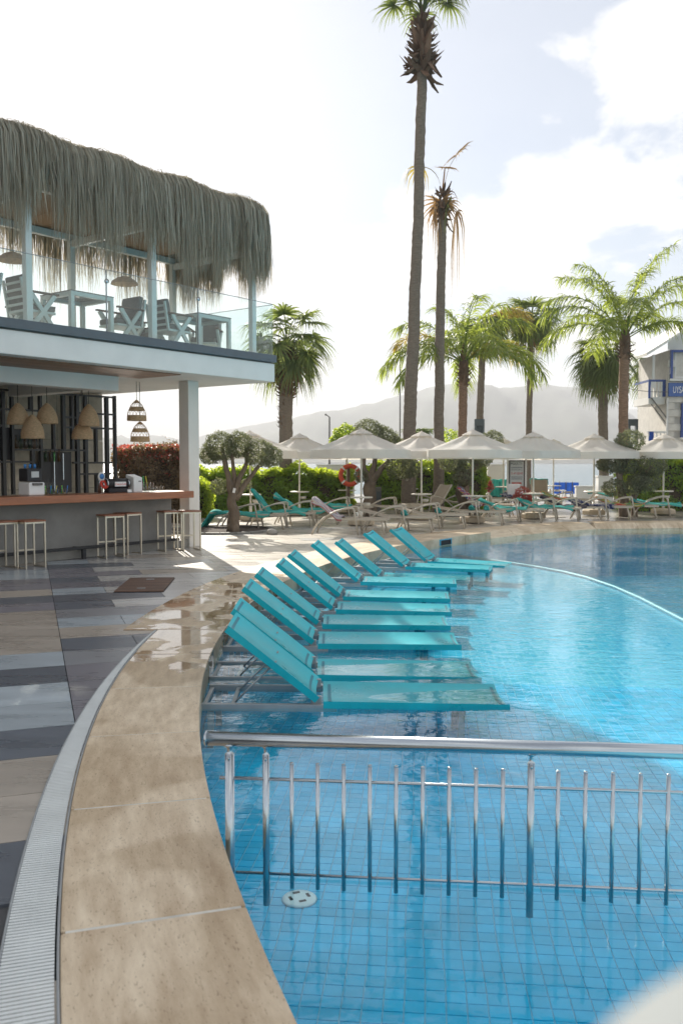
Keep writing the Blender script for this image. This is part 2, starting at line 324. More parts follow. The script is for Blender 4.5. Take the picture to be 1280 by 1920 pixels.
M['wicker'] = mat('wicker', (.60, .42, .25), .75, var=.3, vs=25, bump=.7, bs=60, bd=.01, stretch=(1, 1, 4), transl=.25)
M['cord_black'] = mat('cord_black', (.03, .03, .03), .6)
M['steel'] = mat('steel', (.50, .545, .58), .2, metal=1, var=.03)
M['alu'] = mat('alu', (.34, .36, .37), .42, metal=.35, var=.1)
M['teal'] = mat('teal', (.004, .40, .47), .34, rvar=.14, obj_var=.07, var=.2, vs=1.7, bump=.12, bs=350, bd=.0015, spec=.4)
M['teal_dark'] = mat('teal_dark', (.003, .19, .26), .5)
M['hatch_wood'] = mat('hatch_wood', (.115, .062, .04), .55, var=.35, vs=5, stretch=(1, 12, 4), bump=.2, bs=40, obj_var=.25)
M['grate_white'] = mat('grate_white', (.70, .73, .72), .35, var=.08, vs=4, coord='Position')
M['dark_gap'] = mat('dark_gap', (.016, .017, .018), .9)
M['deck_base'] = mat('deck_base', (.07, .07, .072), .85, var=.2)
M['thatch'] = mat('thatch', (.42, .40, .335), .8, island=.5, transl=.45, tcol=(.50, .44, .32))
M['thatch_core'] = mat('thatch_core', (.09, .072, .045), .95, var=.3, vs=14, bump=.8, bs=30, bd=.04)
M['reed'] = mat('reed', (.33, .20, .11), .8, var=.3, vs=8, stretch=(1, 40, 1), bump=.4, bs=20, obj_var=.2)
M['balustrade_glass'] = glass_mat('balustrade_glass', (.93, .972, .965))
M['clear_glass'] = glass_mat('clear_glass', (.90, .93, .93), .03)
M['cushion'] = mat('cushion', (.20, .19, .165), .85, var=.1, bump=.2, bs=200)
M['table_top'] = mat('table_top', (.23, .21, .18), .12, var=.08)
M['chair_white'] = mat('chair_white', (.62, .69, .66), .42, var=.04)
M['arm_wood'] = mat('arm_wood', (.16, .10, .06), .5, var=.2)
M['canopy'] = mat('canopy', (.80, .78, .745), .8, var=.06, vs=2, bump=.5, bs=5, bd=.035, transl=.52, tcol=(.90, .84, .74))
M['pole_cream'] = mat('pole_cream', (.74, .70, .62), .4, var=.04)
M['base_stone'] = mat('base_stone', (.50, .42, .31), .8, var=.15, vs=5, bump=.2)
M['lounger_frame'] = mat('lounger_frame', (.52, .46, .37), .45, var=.07)
M['lounger_sling'] = mat('lounger_sling', (.44, .37, .285), .75, var=.06, bump=.3, bs=250, bd=.003, transl=.2)
def towel_mat(name, cols, sc):
    m = bpy.data.materials.new(name); m.use_nodes = True; nt = m.node_tree; N = nt.nodes; L = nt.links; b = N['Principled BSDF']; b.inputs['Roughness'].default_value = .9
    tc = N.new('ShaderNodeTexCoord'); n = N.new('ShaderNodeTexNoise'); n.inputs['Scale'].default_value = sc[1]; n.inputs['Detail'].default_value = 1
    mp = N.new('ShaderNodeMapping'); mp.inputs['Scale'].default_value = sc[0]; L.new(tc.outputs['Object'], mp.inputs[0]); L.new(mp.outputs[0], n.inputs['Vector'])
    rp = N.new('ShaderNodeValToRGB'); rp.color_ramp.interpolation = 'CONSTANT'
    k = len(cols)
    while len(rp.color_ramp.elements) < k: rp.color_ramp.elements.new(.5)
    for i, c in enumerate(cols): rp.color_ramp.elements[i].position = 0 if i == 0 else .36 + .28 * (i - 1) / max(1, k - 2) if k > 2 else .5; rp.color_ramp.elements[i].color = (*c, 1)
    L.new(n.outputs['Fac'], rp.inputs[0]); L.new(rp.outputs[0], b.inputs['Base Color'])
    tr = N.new('ShaderNodeBsdfTranslucent'); L.new(rp.outputs[0], tr.inputs[0]); ms = N.new('ShaderNodeMixShader'); ms.inputs[0].default_value = .3
    L.new(b.outputs[0], ms.inputs[1]); L.new(tr.outputs[0], ms.inputs[2]); L.new(ms.outputs[0], N['Material Output'].inputs['Surface'])
    return m
M['towel_teal'] = towel_mat('towel_teal', [(.03, .40, .36), (.05, .50, .44), (.02, .30, .28), (.10, .55, .48)], ((.4, 9, 1), 1.2))
M['towel_multi'] = towel_mat('towel_multi', [(.03, .06, .30), (.55, .55, .55), (.5, .06, .05), (.05, .08, .35), (.6, .3, .05)], ((1, 1, 1), 7))
M['towel_dark'] = towel_mat('towel_dark', [(.02, .02, .03), (.05, .04, .06), (.03, .03, .05), (.12, .10, .12)], ((.5, 6, 1), 1.5))
M['towel_navy'] = towel_mat('towel_navy', [(.01, .02, .07), (.02, .03, .12), (.3, .3, .35), (.015, .02, .08)], ((1, 1, 1), 6))
M['towel_red'] = towel_mat('towel_red', [(.55, .07, .06), (.6, .2, .1), (.1, .35, .15), (.5, .4, .08), (.1, .15, .4)], ((.6, 3, 1), 3))
M['towel_stripe'] = towel_mat('towel_stripe', [(.35, .38, .45), (.55, .55, .56), (.45, .18, .18), (.3, .38, .5)], ((.3, 9, 1), 1.5))
M['trunk_palm'] = mat('trunk_palm', (.18, .145, .11), .9, var=.35, vs=9, stretch=(1, 1, 5), bump=.7, bs=16, bd=.03)
M['trunk_red'] = mat('trunk_red', (.24, .15, .10), .9, var=.4, vs=8, stretch=(1, 1, 5), bump=.7, bs=14, bd=.03)
M['leaf_base'] = mat('leaf_base', (.16, .10, .065), .85, island=.45, transl=.2)
M['frond_fan'] = mat('frond_fan', (.10, .14, .055), .5, island=.4, transl=.5, tcol=(.30, .36, .08))
M['frond_dead'] = mat('frond_dead', (.30, .19, .09), .8, island=.4, transl=.4, tcol=(.42, .25, .09))
M['frond_feather'] = mat('frond_feather', (.095, .15, .04), .42, island=.4, transl=.52, tcol=(.44, .52, .07))
M['frond_yellow'] = mat('frond_yellow', (.24, .20, .05), .5, island=.4, transl=.5, tcol=(.50, .38, .06))
M['olive_leaf'] = mat('olive_leaf', (.155, .17, .11), .6, island=.65, transl=.38, tcol=(.32, .35, .14))
M['olive_bark'] = mat('olive_bark', (.165, .125, .09), .9, var=.4, vs=7, stretch=(1, 1, .35), bump=.9, bs=12, bd=.05)
M['hedge_leaf'] = mat('hedge_leaf', (.13, .23, .05), .42, island=.5, transl=.52, tcol=(.72, .85, .06))
M['photinia_leaf'] = mat('photinia_leaf', (.13, .095, .055), .45, island=.6, transl=.45, tcol=(.30, .20, .07))
M['photinia_red'] = mat('photinia_red', (.36, .07, .055), .45, island=.4, transl=.5, tcol=(.75, .16, .10))
M['twig'] = mat('twig', (.06, .045, .03), .9)
M['soil'] = mat('soil', (.06, .042, .03), .95, var=.3, vs=10, bump=.8, bs=30, bd=.03)
M['rock'] = mat('rock', (.36, .34, .31), .85, var=.2, vs=6, bump=.4)
M['plaster_white'] = mat('plaster_white', (.72, .71, .69), .7, var=.05, vs=2)
M['block_white'] = mat('block_white', (.62, .59, .54), .75, var=.12, vs=5, bump=.5, bs=14, bd=.02, obj_var=.08)
M['blue_paint'] = mat('blue_paint', (.035, .075, .27), .4, var=.06)
M['sign_blue'] = mat('sign_blue', (.045, .11, .34), .35, var=.05)
M['letter_white'] = mat('letter_white', (.78, .78, .76), .5)
M['pylon'] = mat('pylon', (.055, .075, .085), .45, var=.1)
M['lamp_grey'] = mat('lamp_grey', (.12, .115, .11), .5)
M['lifebuoy'] = mat('lifebuoy', (.62, .085, .035), .5, var=.1)
M['blue_fabric'] = mat('blue_fabric', (.02, .09, .42), .7, var=.2, vs=3, transl=.3)
M['sign_board'] = mat('sign_board', (.52, .54, .54), .5, var=.06)
M['ink_dark'] = mat('ink_dark', (.03, .05, .09), .6)
M['ink_red'] = mat('ink_red', (.45, .07, .05), .6)
M['dark_frame'] = mat('dark_frame', (.05, .035, .025), .6)
M['window_glass'] = mat('window_glass', (.45, .50, .50), .08, spec=.8)
M['plastic_white'] = mat('plastic_white', (.80, .80, .79), .3)
M['badge_blue'] = mat('badge_blue', (.04, .20, .50), .35)
M['badge_red'] = mat('badge_red', (.62, .05, .03), .35)
M['straw_blue'] = mat('straw_blue', (.05, .25, .7), .4); M['straw_green'] = mat('straw_green', (.05, .5, .12), .4); M['straw_yellow'] = mat('straw_yellow', (.7, .6, .05), .4)
M['bottle_green'] = glass_mat('bottle_green', (.35, .6, .35)); M['bottle_amber'] = glass_mat('bottle_amber', (.6, .4, .18))
M['hill_green'] = mat('hill_green', (.045, .06, .035), .95, var=.45, vs=.012, coord='Position')
M['standin_grey'] = mat('standin_grey', (.20, .22, .225), .75, var=.08, vs=4)  # dull grey, so the sunlit stand-in post does not clip
M['pool_tile'] = mat('pool_tile', (.006, .46, .74), .22, var=.14, vs=3.5, coord='Position', obj_var=.06, island=.12)
M['grout'] = mat('grout', (.34, .68, .80), .7, var=.05)
M['shelf_edge'] = mat('shelf_edge', (.16, .42, .52), .5)
M['wall_tile'] = mosaic_mat('wall_tile', (.05, .38, .58), (.06, .42, .62), (.35, .5, .55), .15, .08, 0)
TILE_ROT = R(-5.5)
TW, TH = .082, .078
M['floor_mosaic'] = mosaic_mat('floor_mosaic', (.02, .46, .71), (.035, .50, .74), (.20, .62, .76), TW, TH, TILE_ROT, .006)
M['deep_mosaic'] = mosaic_mat('deep_mosaic', (.02, .66, .92), (.03, .69, .94), (.10, .70, .90), .15, .15, TILE_ROT, .008)
M['far_paving'] = mosaic_mat('far_paving', (.36, .335, .30), (.31, .295, .27), (.2, .19, .17), 1.2, .6, R(20), .008)

# ------------------------------------------------------------------ pool geometry
PC = (17.66, 8.75); PR = 18.83; WZ = -.15; FZ = -.45; DZ = -1.45
def arc(r, a0, a1, n): return [(PC[0] + r * math.cos(R(a0 + (a1 - a0) * i / n)), PC[1] + r * math.sin(R(a0 + (a1 - a0) * i / n))) for i in range(n + 1)]
A0, A1 = 211.0, 124.0
def loop(r):
    k = r - PR
    L = arc(r, A0, A1, 90)
    L += [(9.5, 24.55 + k), (13, 24.6 + k), (20, 23.6 + k), (24 + k, 18), (24 + k, 4), (22, -3 - k)]
    return L
def fill_with_hole(outer, inner, z):
    import bmesh
    bm = bmesh.new(); es = []
    for lp in ([outer] + ([inner] if inner else [])):
        vs = [bm.verts.new((p[0], p[1], z)) for p in lp]
        es += [bm.edges.new((vs[i], vs[(i + 1) % len(vs)])) for i in range(len(vs))]
    bmesh.ops.triangle_fill(bm, use_beauty=True, use_dissolve=False, edges=es)
    bmesh.ops.recalc_face_normals(bm, faces=bm.faces)
    if sum(f.normal.z for f in bm.faces) < 0: bmesh.ops.reverse_faces(bm, faces=bm.faces)
    me = bpy.data.meshes.new('fill'); bm.to_mesh(me); bm.free(); return me

# ground sheet with the pool cut out, the deck tiles lie on it
gm = fill_with_hole([(-60, -12), (60, -12), (60, 47), (-60, 47)], loop(PR + .3), -.018); gm.materials.append(M['far_paving'])
ground = link('ground', gm); tag(ground, kind='structure')
# sea and hills
sm_ = MB(); sm_.add([(-9000, 46.5, -1.1), (9000, 46.5, -1.1), (9000, 14000, -1.1), (-9000, 14000, -1.1)], [(0, 1, 2, 3)])
M['sea'] = mat('sea', (.05, .12, .16), .22, bump=.5, bs=1.2, bd=.12, coord='Position', stretch=(.5, 1.4, 1))
tag(sm_.build('sea', M['sea']), kind='structure')
bw_ = MB(); bw_.box((0, -15, -.7), (120, 124, 1.2)); bw_.f = bw_.f[2:3] + bw_.f[4:5]; bw_.sm = bw_.sm[:2]
tag(bw_.build('quay_wall', M['concrete']), kind='structure')
def hills(name, D, pts, depth, amp):
    xs = np.linspace(pts[0][0], pts[-1][0], 220); ys = np.interp(xs, [p[0] for p in pts], [p[1] for p in pts])
    ker = np.ones(7) / 7; ys = np.convolve(np.pad(ys, 3, 'edge'), ker, 'valid')
    Xc = (xs - 640) / 1670 * D; Zr = (866 - ys) / 1670 * D
    rows = 34; P = []
    ph = rng.uniform(0, 6.28, 12)
    for i in range(rows):
        t = i / (rows - 1); row = []
        prof = math.sin(min(1, t / .72) * math.pi / 2) ** 1.15 if t < .72 else max(0, 1 - (t - .72) / .28) ** .8
        for j, x in enumerate(Xc):
            nz = sum(math.sin(x * f + ph[k] + t * g) * a for k, (f, g, a) in enumerate(((.006, 5, 1), (.013, -8, .7), (.029, 11, .4), (.061, 17, .22), (.11, -23, .12), (.21, 37, .08))))
            z = Zr[j] * prof + nz * amp * (math.sin(math.pi * min(1, t / .72)) if t < .72 else .15) + (rng.uniform(-1, 1) * amp * .09)
            row.append((x * (1 + (t - .72) * depth / D), D + (t - .72) * depth, max(-3, z)))
        P.append(row)
    mb = MB(); mb.grid(P); tag(mb.build(name, M['hill_green']), kind='structure')
hills('hills', 2500, [(-900, 850), (-300, 838), (200, 832), (370, 822), (450, 800), (520, 790), (580, 778), (680, 772), (720, 765), (760, 745), (800, 733), (860, 722), (890, 728), (940, 736), (1000, 728), (1050, 724), (1110, 735), (1150, 752), (1190, 785), (1260, 830), (1500, 850)], 1500, 13)
hills('hills', 3900, [(900, 840), (1020, 790), (1120, 770), (1190, 766), (1230, 768), (1290, 764), (1400, 775), (1700, 800), (2300, 840)], 1500, 16)

# deck tiles laid in rows across the approach to the bar
d1 = Vector((-.33, .944)); d2 = Vector((.944, .33)); T0, RW = 5.32, .588
PAL = {k: tile_mat('deck_tile_' + n, c) for k, n, c in (('D', 'slate', (.105, .117, .14)), ('P', 'plum_grey', (.19, .182, .205)), ('M', 'mid_grey', (.23, .235, .25)), ('B', 'blue_grey', (.34, .385, .415)), ('L', 'light_grey', (.45, .44, .42)), ('T', 'taupe', (.37, .325, .275)), ('G', 'sand', (.50, .455, .385)))}
LEFT = {-6: 'M', -5: 'T', -4: 'T', -3: 'D', -2: 'T', -1: 'T', 0: 'D', 1: 'B', 2: 'B', 3: 'D', 4: 'B', 5: 'T', 6: 'T', 7: 'T', 8: 'T', 9: 'P', 10: 'D', 11: 'T', 12: 'P', 13: 'P', 14: 'B', 15: 'B', 16: 'M'}
RIGHT = {1: 'P', 2: 'P', 3: 'P', 4: 'M', 5: 'D', 6: 'T', 7: 'B', 8: 'M', 9: 'D', 10: 'D', 11: 'B', 12: 'P', 13: 'D', 14: 'P', 15: 'P', 16: 'D'}
def clip_poly(poly, n, c):           # keep n.p >= c
    out = []
    for i in range(len(poly)):
        p, q = poly[i], poly[(i + 1) % len(poly)]; dp, dq = n[0]*p[0]+n[1]*p[1]-c, n[0]*q[0]+n[1]*q[1]-c
        if dp >= 0: out.append(p)
        if (dp >= 0) != (dq >= 0):
            t = dp / (dp - dq); out.append((p[0] + (q[0]-p[0])*t, p[1] + (q[1]-p[1])*t))
    return out
tiles = []
HATCH = [(-3.05, 11.50), (-2.43, 11.46), (-2.31, 12.77), (-2.93, 12.85)]
for k in range(-6, 40):
    joints = []
    ofs = [0, .665][k % 2] if True else 0
    s_ = .25; right = []; left = []
    s_r = .25
    while s_r < 16: right.append(s_r); s_r += (.665 if s_r == .25 and k % 2 else 1.33)
    s_l = .25
    while s_l > -8: left.append(s_l); s_l -= (.9 if s_l == .25 and k % 3 == 1 else 1.33 if k % 3 else 1.1)
    segs = [(left[i + 1], left[i], 'l', i) for i in range(len(left) - 1)] + [(right[i], right[i + 1], 'r', i) for i in range(len(right) - 1)]
    t0, t1 = T0 + RW * k, T0 + RW * (k + 1)
    for s0, s1, side, idx in segs:
        g = .0035
        poly = [tuple(d1 * t + d2 * s) for t, s in ((t0 + g, s0 + g), (t0 + g, s1 - g), (t1 - g, s1 - g), (t1 - g, s0 + g))]
        cx = sum(p[0] for p in poly) / 4; cy = sum(p[1] for p in poly) / 4
        dcx, dcy = cx - PC[0], cy - PC[1]; dd = math.hypot(dcx, dcy); n = (dcx / dd, dcy / dd)
        if cy < 24 and cx < 8 or True:
            rim = PR + .38
            poly = clip_poly(poly, n, n[0] * PC[0] + n[1] * PC[1] + rim)
        if len(poly) < 3: continue
        area = abs(sum(poly[i][0]*poly[(i+1)%len(poly)][1]-poly[(i+1)%len(poly)][0]*poly[i][1] for i in range(len(poly)))) / 2
        if area < .02: continue
        if cx / max(cy, .1) < -.45 or cx / max(cy, .1) > .45 or cy < 2.2 or cy > 28: continue
        if cy > 27.5 - .02 * cx * cx and cx < 4: continue
        if side == 'l': c = LEFT.get(k) if idx < 3 else random.choice('DPMBTT')
        else:
            c = RIGHT.get(k) if idx == 0 else (random.choice('LLBLTL') if k > 6 else RIGHT.get(k))
        if c is None: c = random.choice('MLPBT')
        if k > 19 or (k > 15 and idx > 1 and side == 'r'): c = random.choice('GGLGT')
        tiles.append((math.hypot(cx, cy), poly, c))
tiles.sort(key=lambda q: q[0])
dpm = fill_with_hole([q for q in arc(PR + .28, A0, A1, 90) if q[0] < 6.5] + [(6.5, 28), (-14, 28), (-14, 0)], None, -.0135); dpm.materials.append(M['deck_base'])
deck = link('deck', dpm); tag(deck, kind='structure')
rest = {}
for i, (d, poly, c) in enumerate(tiles):
    mb = MB(); mb.prism(poly, -.016, random.uniform(-.0008, .0008))
    if i < 290: mb.build('tile', PAL[c], deck)
    else: rest.setdefault(c, MB()).prism(poly, -.016, random.uniform(-.0008, .0008))
for c, mb in rest.items(): mb.build('tile_field', PAL[c], deck, kind='stuff')

# coping: stones of one ring, all alike
M['travertine'] = coping_mat()
def arc_stone(r0, r1, ang, z0, z1, gap=.0055):
    n = 8; rm = PR + .35; h = ang / 2 - gap / rm; inn = []; out = []
    for i in range(n + 1):
        t = -h + 2 * h * i / n
        inn.append((r0 * math.cos(t) - rm, r0 * math.sin(t))); out.append((r1 * math.cos(t) - rm, r1 * math.sin(t)))
    mb = MB(); mb.prism(inn[::-1] + out if False else out + inn[::-1], z0, z1); return mb.mesh('coping_stone', M['travertine'])
STEP = 1.15 / (PR + .35)
st_narrow = arc_stone(PR, PR + .672, STEP, -.20, .012); st_wide = arc_stone(PR, PR + 1.02, STEP, -.20, .012)
def slope_stone():
    n = 8; rm = PR + .35; h = STEP / 2 - .0055 / rm; mb = MB()
    rows = [[((PR + r_) * math.cos(-h + 2 * h * i / n) - rm, (PR + r_) * math.sin(-h + 2 * h * i / n), z) for i in range(n + 1)] for r_, z in ((0, -.30), (0, -.14), (.02, -.128), (.24, .004), (.27, .012), (1.02, .012), (1.02, -.30))]
    mb.grid([list(reversed(r)) for r in rows], False)
    for e, fl in ((0, False), (n, True)):
        k = [r[e] for r in rows]; mb.add(k, [tuple(range(7)) if fl else tuple(reversed(range(7)))])
    return mb.mesh('coping_stone', M['travertine'])
st_slope = slope_stone()
cpg = MB(); ra_, rb_ = arc(PR + .02, A0, A1, 120), arc(PR + .655, A0, A1, 120)
cpg.grid([[(p[0] - PC[0], p[1] - PC[1], .0085) for p in ra_ if p[0] < 3.0], [(p[0] - PC[0], p[1] - PC[1], .0085) for p, q in zip(rb_, ra_) if q[0] < 3.0]])
M['joint_mortar'] = mat('joint_mortar', (.62, .60, .54), .8, var=.2, vs=8)
coping = thing('pool_coping', 'curved beige travertine coping of large stones along the pool edge', 'coping', (PC[0], PC[1], 0))
cpg.build('joint_mortar', M['joint_mortar'], coping)
nst = int(R(A0 - A1) / STEP)
a_first = math.atan2(3.17 - PC[1], -.75 - PC[0]) % (2 * math.pi)      # a joint seen at the lower edge
j0 = a_first + STEP * (math.floor((R(A0) - a_first) / STEP))
for i in range(nst):
    a = j0 - STEP * (i + .5); rm = PR + .35
    yy = PC[1] + rm * math.sin(a)
    o = link('coping_stone', st_narrow if yy < 9.2 else st_wide if PC[0] + rm * math.cos(a) < 3.3 else st_slope, coping, (rm * math.cos(a), rm * math.sin(a), random.uniform(-.0015, .0015)), (0, 0, a))
    b = o.modifiers.new('bevel', 'BEVEL'); b.width = .009; b.segments = 2; b.limit_method = 'ANGLE'; b.angle_limit = R(50)
end = (PC[0] + PR * math.cos(j0 - STEP * nst), PC[1] + PR * math.sin(j0 - STEP * nst))
px, py = end; sx = px
while sx < 20:
    e = min(20, sx + 1.2); yA, yB = (np.interp(q, [end[0], 9.5, 13, 20], [end[1], 24.55, 24.6, 23.6]) for q in (sx, e))
    mb = MB(); rows = [[(xx - PC[0], yy_ + o_ - PC[1], z) for xx, yy_ in ((sx + .004, yA), (e - .004, yB))] for o_, z in ((0, -.30), (0, -.14), (.02, -.128), (.24, .004), (.27, .012), (.9, .012), (.9, -.30))]
    mb.grid(rows, False); mb.add([r[0] for r in rows], [tuple(range(7))]); mb.add([r[1] for r in rows], [tuple(reversed(range(7)))])
    mb.build('coping_stone', M['travertine'], coping); sx = e

# drain grating between deck and coping, narrowing away from the camera
drain = thing('drain_channel', 'white slatted drain grating curving between deck tiles and beige coping', 'drain', (PC[0], PC[1], 0))
RO = PR + .678
def drain_w(y): return max(.0, .20 - .0285 * (y - 2.6))
slots = MB(); bed = []; bedo = []; rim1 = []; rim2 = []
pitch = .022 / RO; a = math.pi + math.asin((PC[1] - 1.4) / RO); segs = []; cur = MB(); cnt = 0
while True:
    y = PC[1] + RO * math.sin(a)
    if y > 9.15: break
    w = drain_w(y)
    if w > .02:
        c, s = math.cos(a), math.sin(a); r0, r1 = RO + .012, RO + w - .006
        bed.append((RO * c, RO * s)); bedo.append(((RO + w) * c, (RO + w) * s))
        da = pitch * .29
        vs = []
        for z in (-.012, .008):
            for rr_, aa in ((r0, a - da), (r1, a - da), (r1, a + da), (r0, a + da)): vs.append((rr_ * math.cos(aa), rr_ * math.sin(aa), z))
        cur.add(vs, [(4, 5, 6, 7), (0, 1, 5, 4), (1, 2, 6, 5), (2, 3, 7, 6), (3, 0, 4, 7)])
        cnt += 1
        if cnt % 28 == 0: segs.append(cur); cur = MB()
    a -= pitch
segs.append(cur)
for sgm in segs:
    if sgm.v: sgm.build('grate', M['grate_white'], drain, kind='stuff')
mb = MB(); mb.grid([[(p[0], p[1], -.0122) for p in bed], [(p[0], p[1], -.0122) for p in bedo]]); mb.build('channel_bed', M['dark_gap'], drain)
for nm, ring, dr in (('inner_rim', bed, .004), ('outer_rim', bedo, -.004)):
    mb = MB(); mb.tube([(p[0], p[1], .004) for p in ring[::6]], .0055, 6); mb.build(nm, M['alu'], drain)
mb = MB(); mid = [((a_[0]*.5+b_[0]*.5), (a_[1]*.5+b_[1]*.5), .0) for a_, b_ in zip(bed, bedo)][::6]
mb.tube(mid, .004, 6); mb.build('spine', M['grate_white'], drain)

# basin
basin = MB(); lp = loop(PR + .02); n = len(lp)
basin.add([(p[0], p[1], -.19) for p in lp] + [(p[0], p[1], DZ) for p in lp], [(i, (i + 1) % n, n + (i + 1) % n, n + i) for i in range(n)])
pool = basin.build('pool_basin', M['wall_tile']); tag(pool, kind='structure')
SHELF = [(2.5, 20.3), (2.95, 19.6), (3.41, 18.85), (3.9, 17.98), (4.28, 17.1), (4.5, 16.25), (4.63, 15.0), (4.65, 13.72), (4.58, 11.87), (4.48, 10), (4.3, 7), (4.1, 3), (4.0, -.6)]
deep = [q for q in loop(PR + .015)]
dm = fill_with_hole(deep, None, DZ); dm.materials.append(M['deep_mosaic']); link('deep_floor', dm, pool)
wallpts = [q for q in arc(PR + .015, A0, A1, 90) if q[1] < 20.35 and q[0] < 3]
sp = wallpts + SHELF
shm = fill_with_hole(sp, None, FZ - .004); shm.materials.append(M['floor_mosaic']); link('shelf_floor', shm, pool)
mb = MB(); mb.grid([[(p[0], p[1], DZ) for p in SHELF], [(p[0], p[1], FZ - .05) for p in SHELF]]); mb.build('shelf_wall', M['wall_tile'], pool)
mb = MB(); pr_ = []
for i in range(len(SHELF)):
    pr_.append((SHELF[i][0], SHELF[i][1], FZ + .012))
mb.tube(pr_, .04, 6); mb.build('shelf_nosing', M['shelf_edge'], pool)
# mosaic tiles of the near floor, nearest as parts
ct, st = math.cos(TILE_ROT), math.sin(TILE_ROT)
cand = []
for i in range(-40, 70):
    for j in range(24, 125):
        u_, v_ = (i + .5) * TW, (j + .5) * TH
        x, y = u_ * ct - v_ * st, u_ * st + v_ * ct
        x += .007 * math.sin(2.6 * y + .9 * x) + .003 * math.sin(7.1 * y + 3 * x); y += .006 * math.sin(3.3 * x + .7 * y) if False else 0
        if math.hypot(x - PC[0], y - PC[1]) > PR - .03: continue
        if y < 2.9 or j > 109 or x / y > .42 or x / y < -.42: continue
        cand.append((y, x))
cand.sort()
tb = MB(); tb.box((0, 0, -.004), (TW - .006, TH - .006, .016)); tme = tb.mesh('mosaic_tile', M['pool_tile'])
for (y, x) in cand[:300]: link('mosaic_tile', tme, pool, (x, y, FZ + random.uniform(-.0006, .0006)), (random.uniform(-.004, .004), random.uniform(-.004, .004), TILE_ROT))
tf = MB()
for (y, x) in cand[300:]: tf.box((x, y, FZ - .004 + random.uniform(-.0006, .0006)), (TW - .006, TH - .006, .016), TILE_ROT)
tf.build('mosaic_field', M['pool_tile'], pool, kind='stuff')
vend = 110 * TH
def tri(u_, v_): return (u_ * ct - v_ * st, u_ * st + v_ * ct)
gr_ = [q for q in arc(PR - .02, A0, 160, 140) if q[1] > 2.0 and -q[0] * st + q[1] * ct < vend] + [tri(-.52 - 1.05, vend), tri(2.75, vend), tri(1.9, 2.0)]
gr_ = [q for q in gr_ if math.hypot(q[0] - PC[0], q[1] - PC[1]) < PR - .01]
gme = fill_with_hole(gr_, None, FZ - .0015); gme.materials.append(M['grout']); link('grout_bed', gme, pool)
# dark skimmer opening in the far wall
sk = thing('skimmer_box', 'dark square skimmer opening in the blue pool wall behind the last lounger', 'skimmer', (2.28, 19.63, -.085), math.atan2(11.0, -15.4) + 0)
mb = MB(); mb.box((0, 0, 0), (.06, .46, .11)); mb.build('opening', M['dark_gap'], sk)
mb = MB(); mb.box((0, 0, .065), (.075, .52, .02)); mb.box((0, .25, 0), (.075, .02, .11)); mb.box((0, -.25, 0), (.075, .02, .11)); mb.build('surround', M['wall_tile'], sk)
# water sheet
wm = fill_with_hole(loop(PR + .018), None, WZ); wm.materials.append(water_mat())
tag(link('pool_water', wm), kind='structure')
# inlet cover on the floor
inl = thing('floor_inlet', 'round white slotted inlet cover on the pool floor behind the railing', 'inlet', (-.205, 4.24, FZ + .006))
mb = MB(); mb.lathe([(.0, .012), (.06, .0115), (.08, .008), (.088, 0)], 28); mb.build('cover', M['plastic_white'], inl)
for q in range(4):
    mb = MB(); t = q * math.pi / 2 + .4; mb.box((.045 * math.cos(t), 0.045 * math.sin(t), .0125), (.034, .014, .004), t + math.pi / 2); mb.build('slot', M['dark_gap'], inl)

# ------------------------------------------------------------------ railing in the pool
FA, FB = Vector((-.60, 3.89, 0)), Vector((3.0, 3.56, 0))
fd = (FB - FA).normalized(); fang = math.atan2(fd.y, fd.x)
rail = thing('pool_railing', 'stainless steel railing with thin upright bars standing in the shallow pool', 'railing', (FA.x, FA.y, WZ), fang)
FL = (FB - FA).length; wz = -WZ
mb = MB(); mb.tube([(0, 0, .465 + wz), (FL, 0, .465 + wz)], .031, 20); mb.build('top_rail', M['steel'], rail)
mb = MB(); mb.lathe([(.0, -.006), (.025, -.005), (.033, 0), (.0335, .008)], 20, M=Matrix.Translation((-.002, 0, .465 + wz)) @ Matrix.Rotation(R(90), 4, 'Y')); mb.build('end_cap', M['steel'], rail)
mb = MB(); mb.tube([(.06, -.0, .29 + wz), (FL, 0, .29 + wz)], .0075, 10); mb.build('middle_rail', M['steel'], rail)
mb = MB(); mb.tube([(.13, -.0, .012), (FL, 0, .012)], .0065, 10); mb.build('bottom_rail', M['steel'], rail)
def fpost(x, r):
    mb = MB(); mb.tube([(x, 0, FZ - WZ if x < .2 else -.13), (x, 0, .40 + wz)], r, 16); p = mb.build('post', M['steel'], rail)
    mb = MB(); mb.lathe([(r * 1.0, 0), (r * .62, .006), (r * .55, .03), (r * 1.15, .038), (r * 1.2, .05)], 14, (x, 0, .40 + wz - .004)); mb.build('collar', M['steel'], p)
    mb = MB(); mb.lathe([(.0, 0), (.006, .001), (.008, .008)], 8, M=Matrix.Translation((x, -r - .006, .385 + wz)) @ Matrix.Rotation(R(-90), 4, 'X')); mb.build('screw', M['steel'], p)
for x, r in ((.105, .021), (.268, .0155), (1.42, .0155), (2.6, .0155)): fpost(x, r)
bt = MB(); bt.tube([(0, 0, -.05), (0, 0, .362 + wz)], .0092, 12); bt.lathe([(.0092, 0), (.008, .006), (0, .008)], 12, (0, 0, .362 + wz)); bme = bt.mesh('bar', M['steel'])
for x in [.268 + .1148 * i for i in range(1, 10)] + [1.42 + .1148 * i for i in range(1, 10)]:
    link('bar', bme, rail, (x, 0, 0))
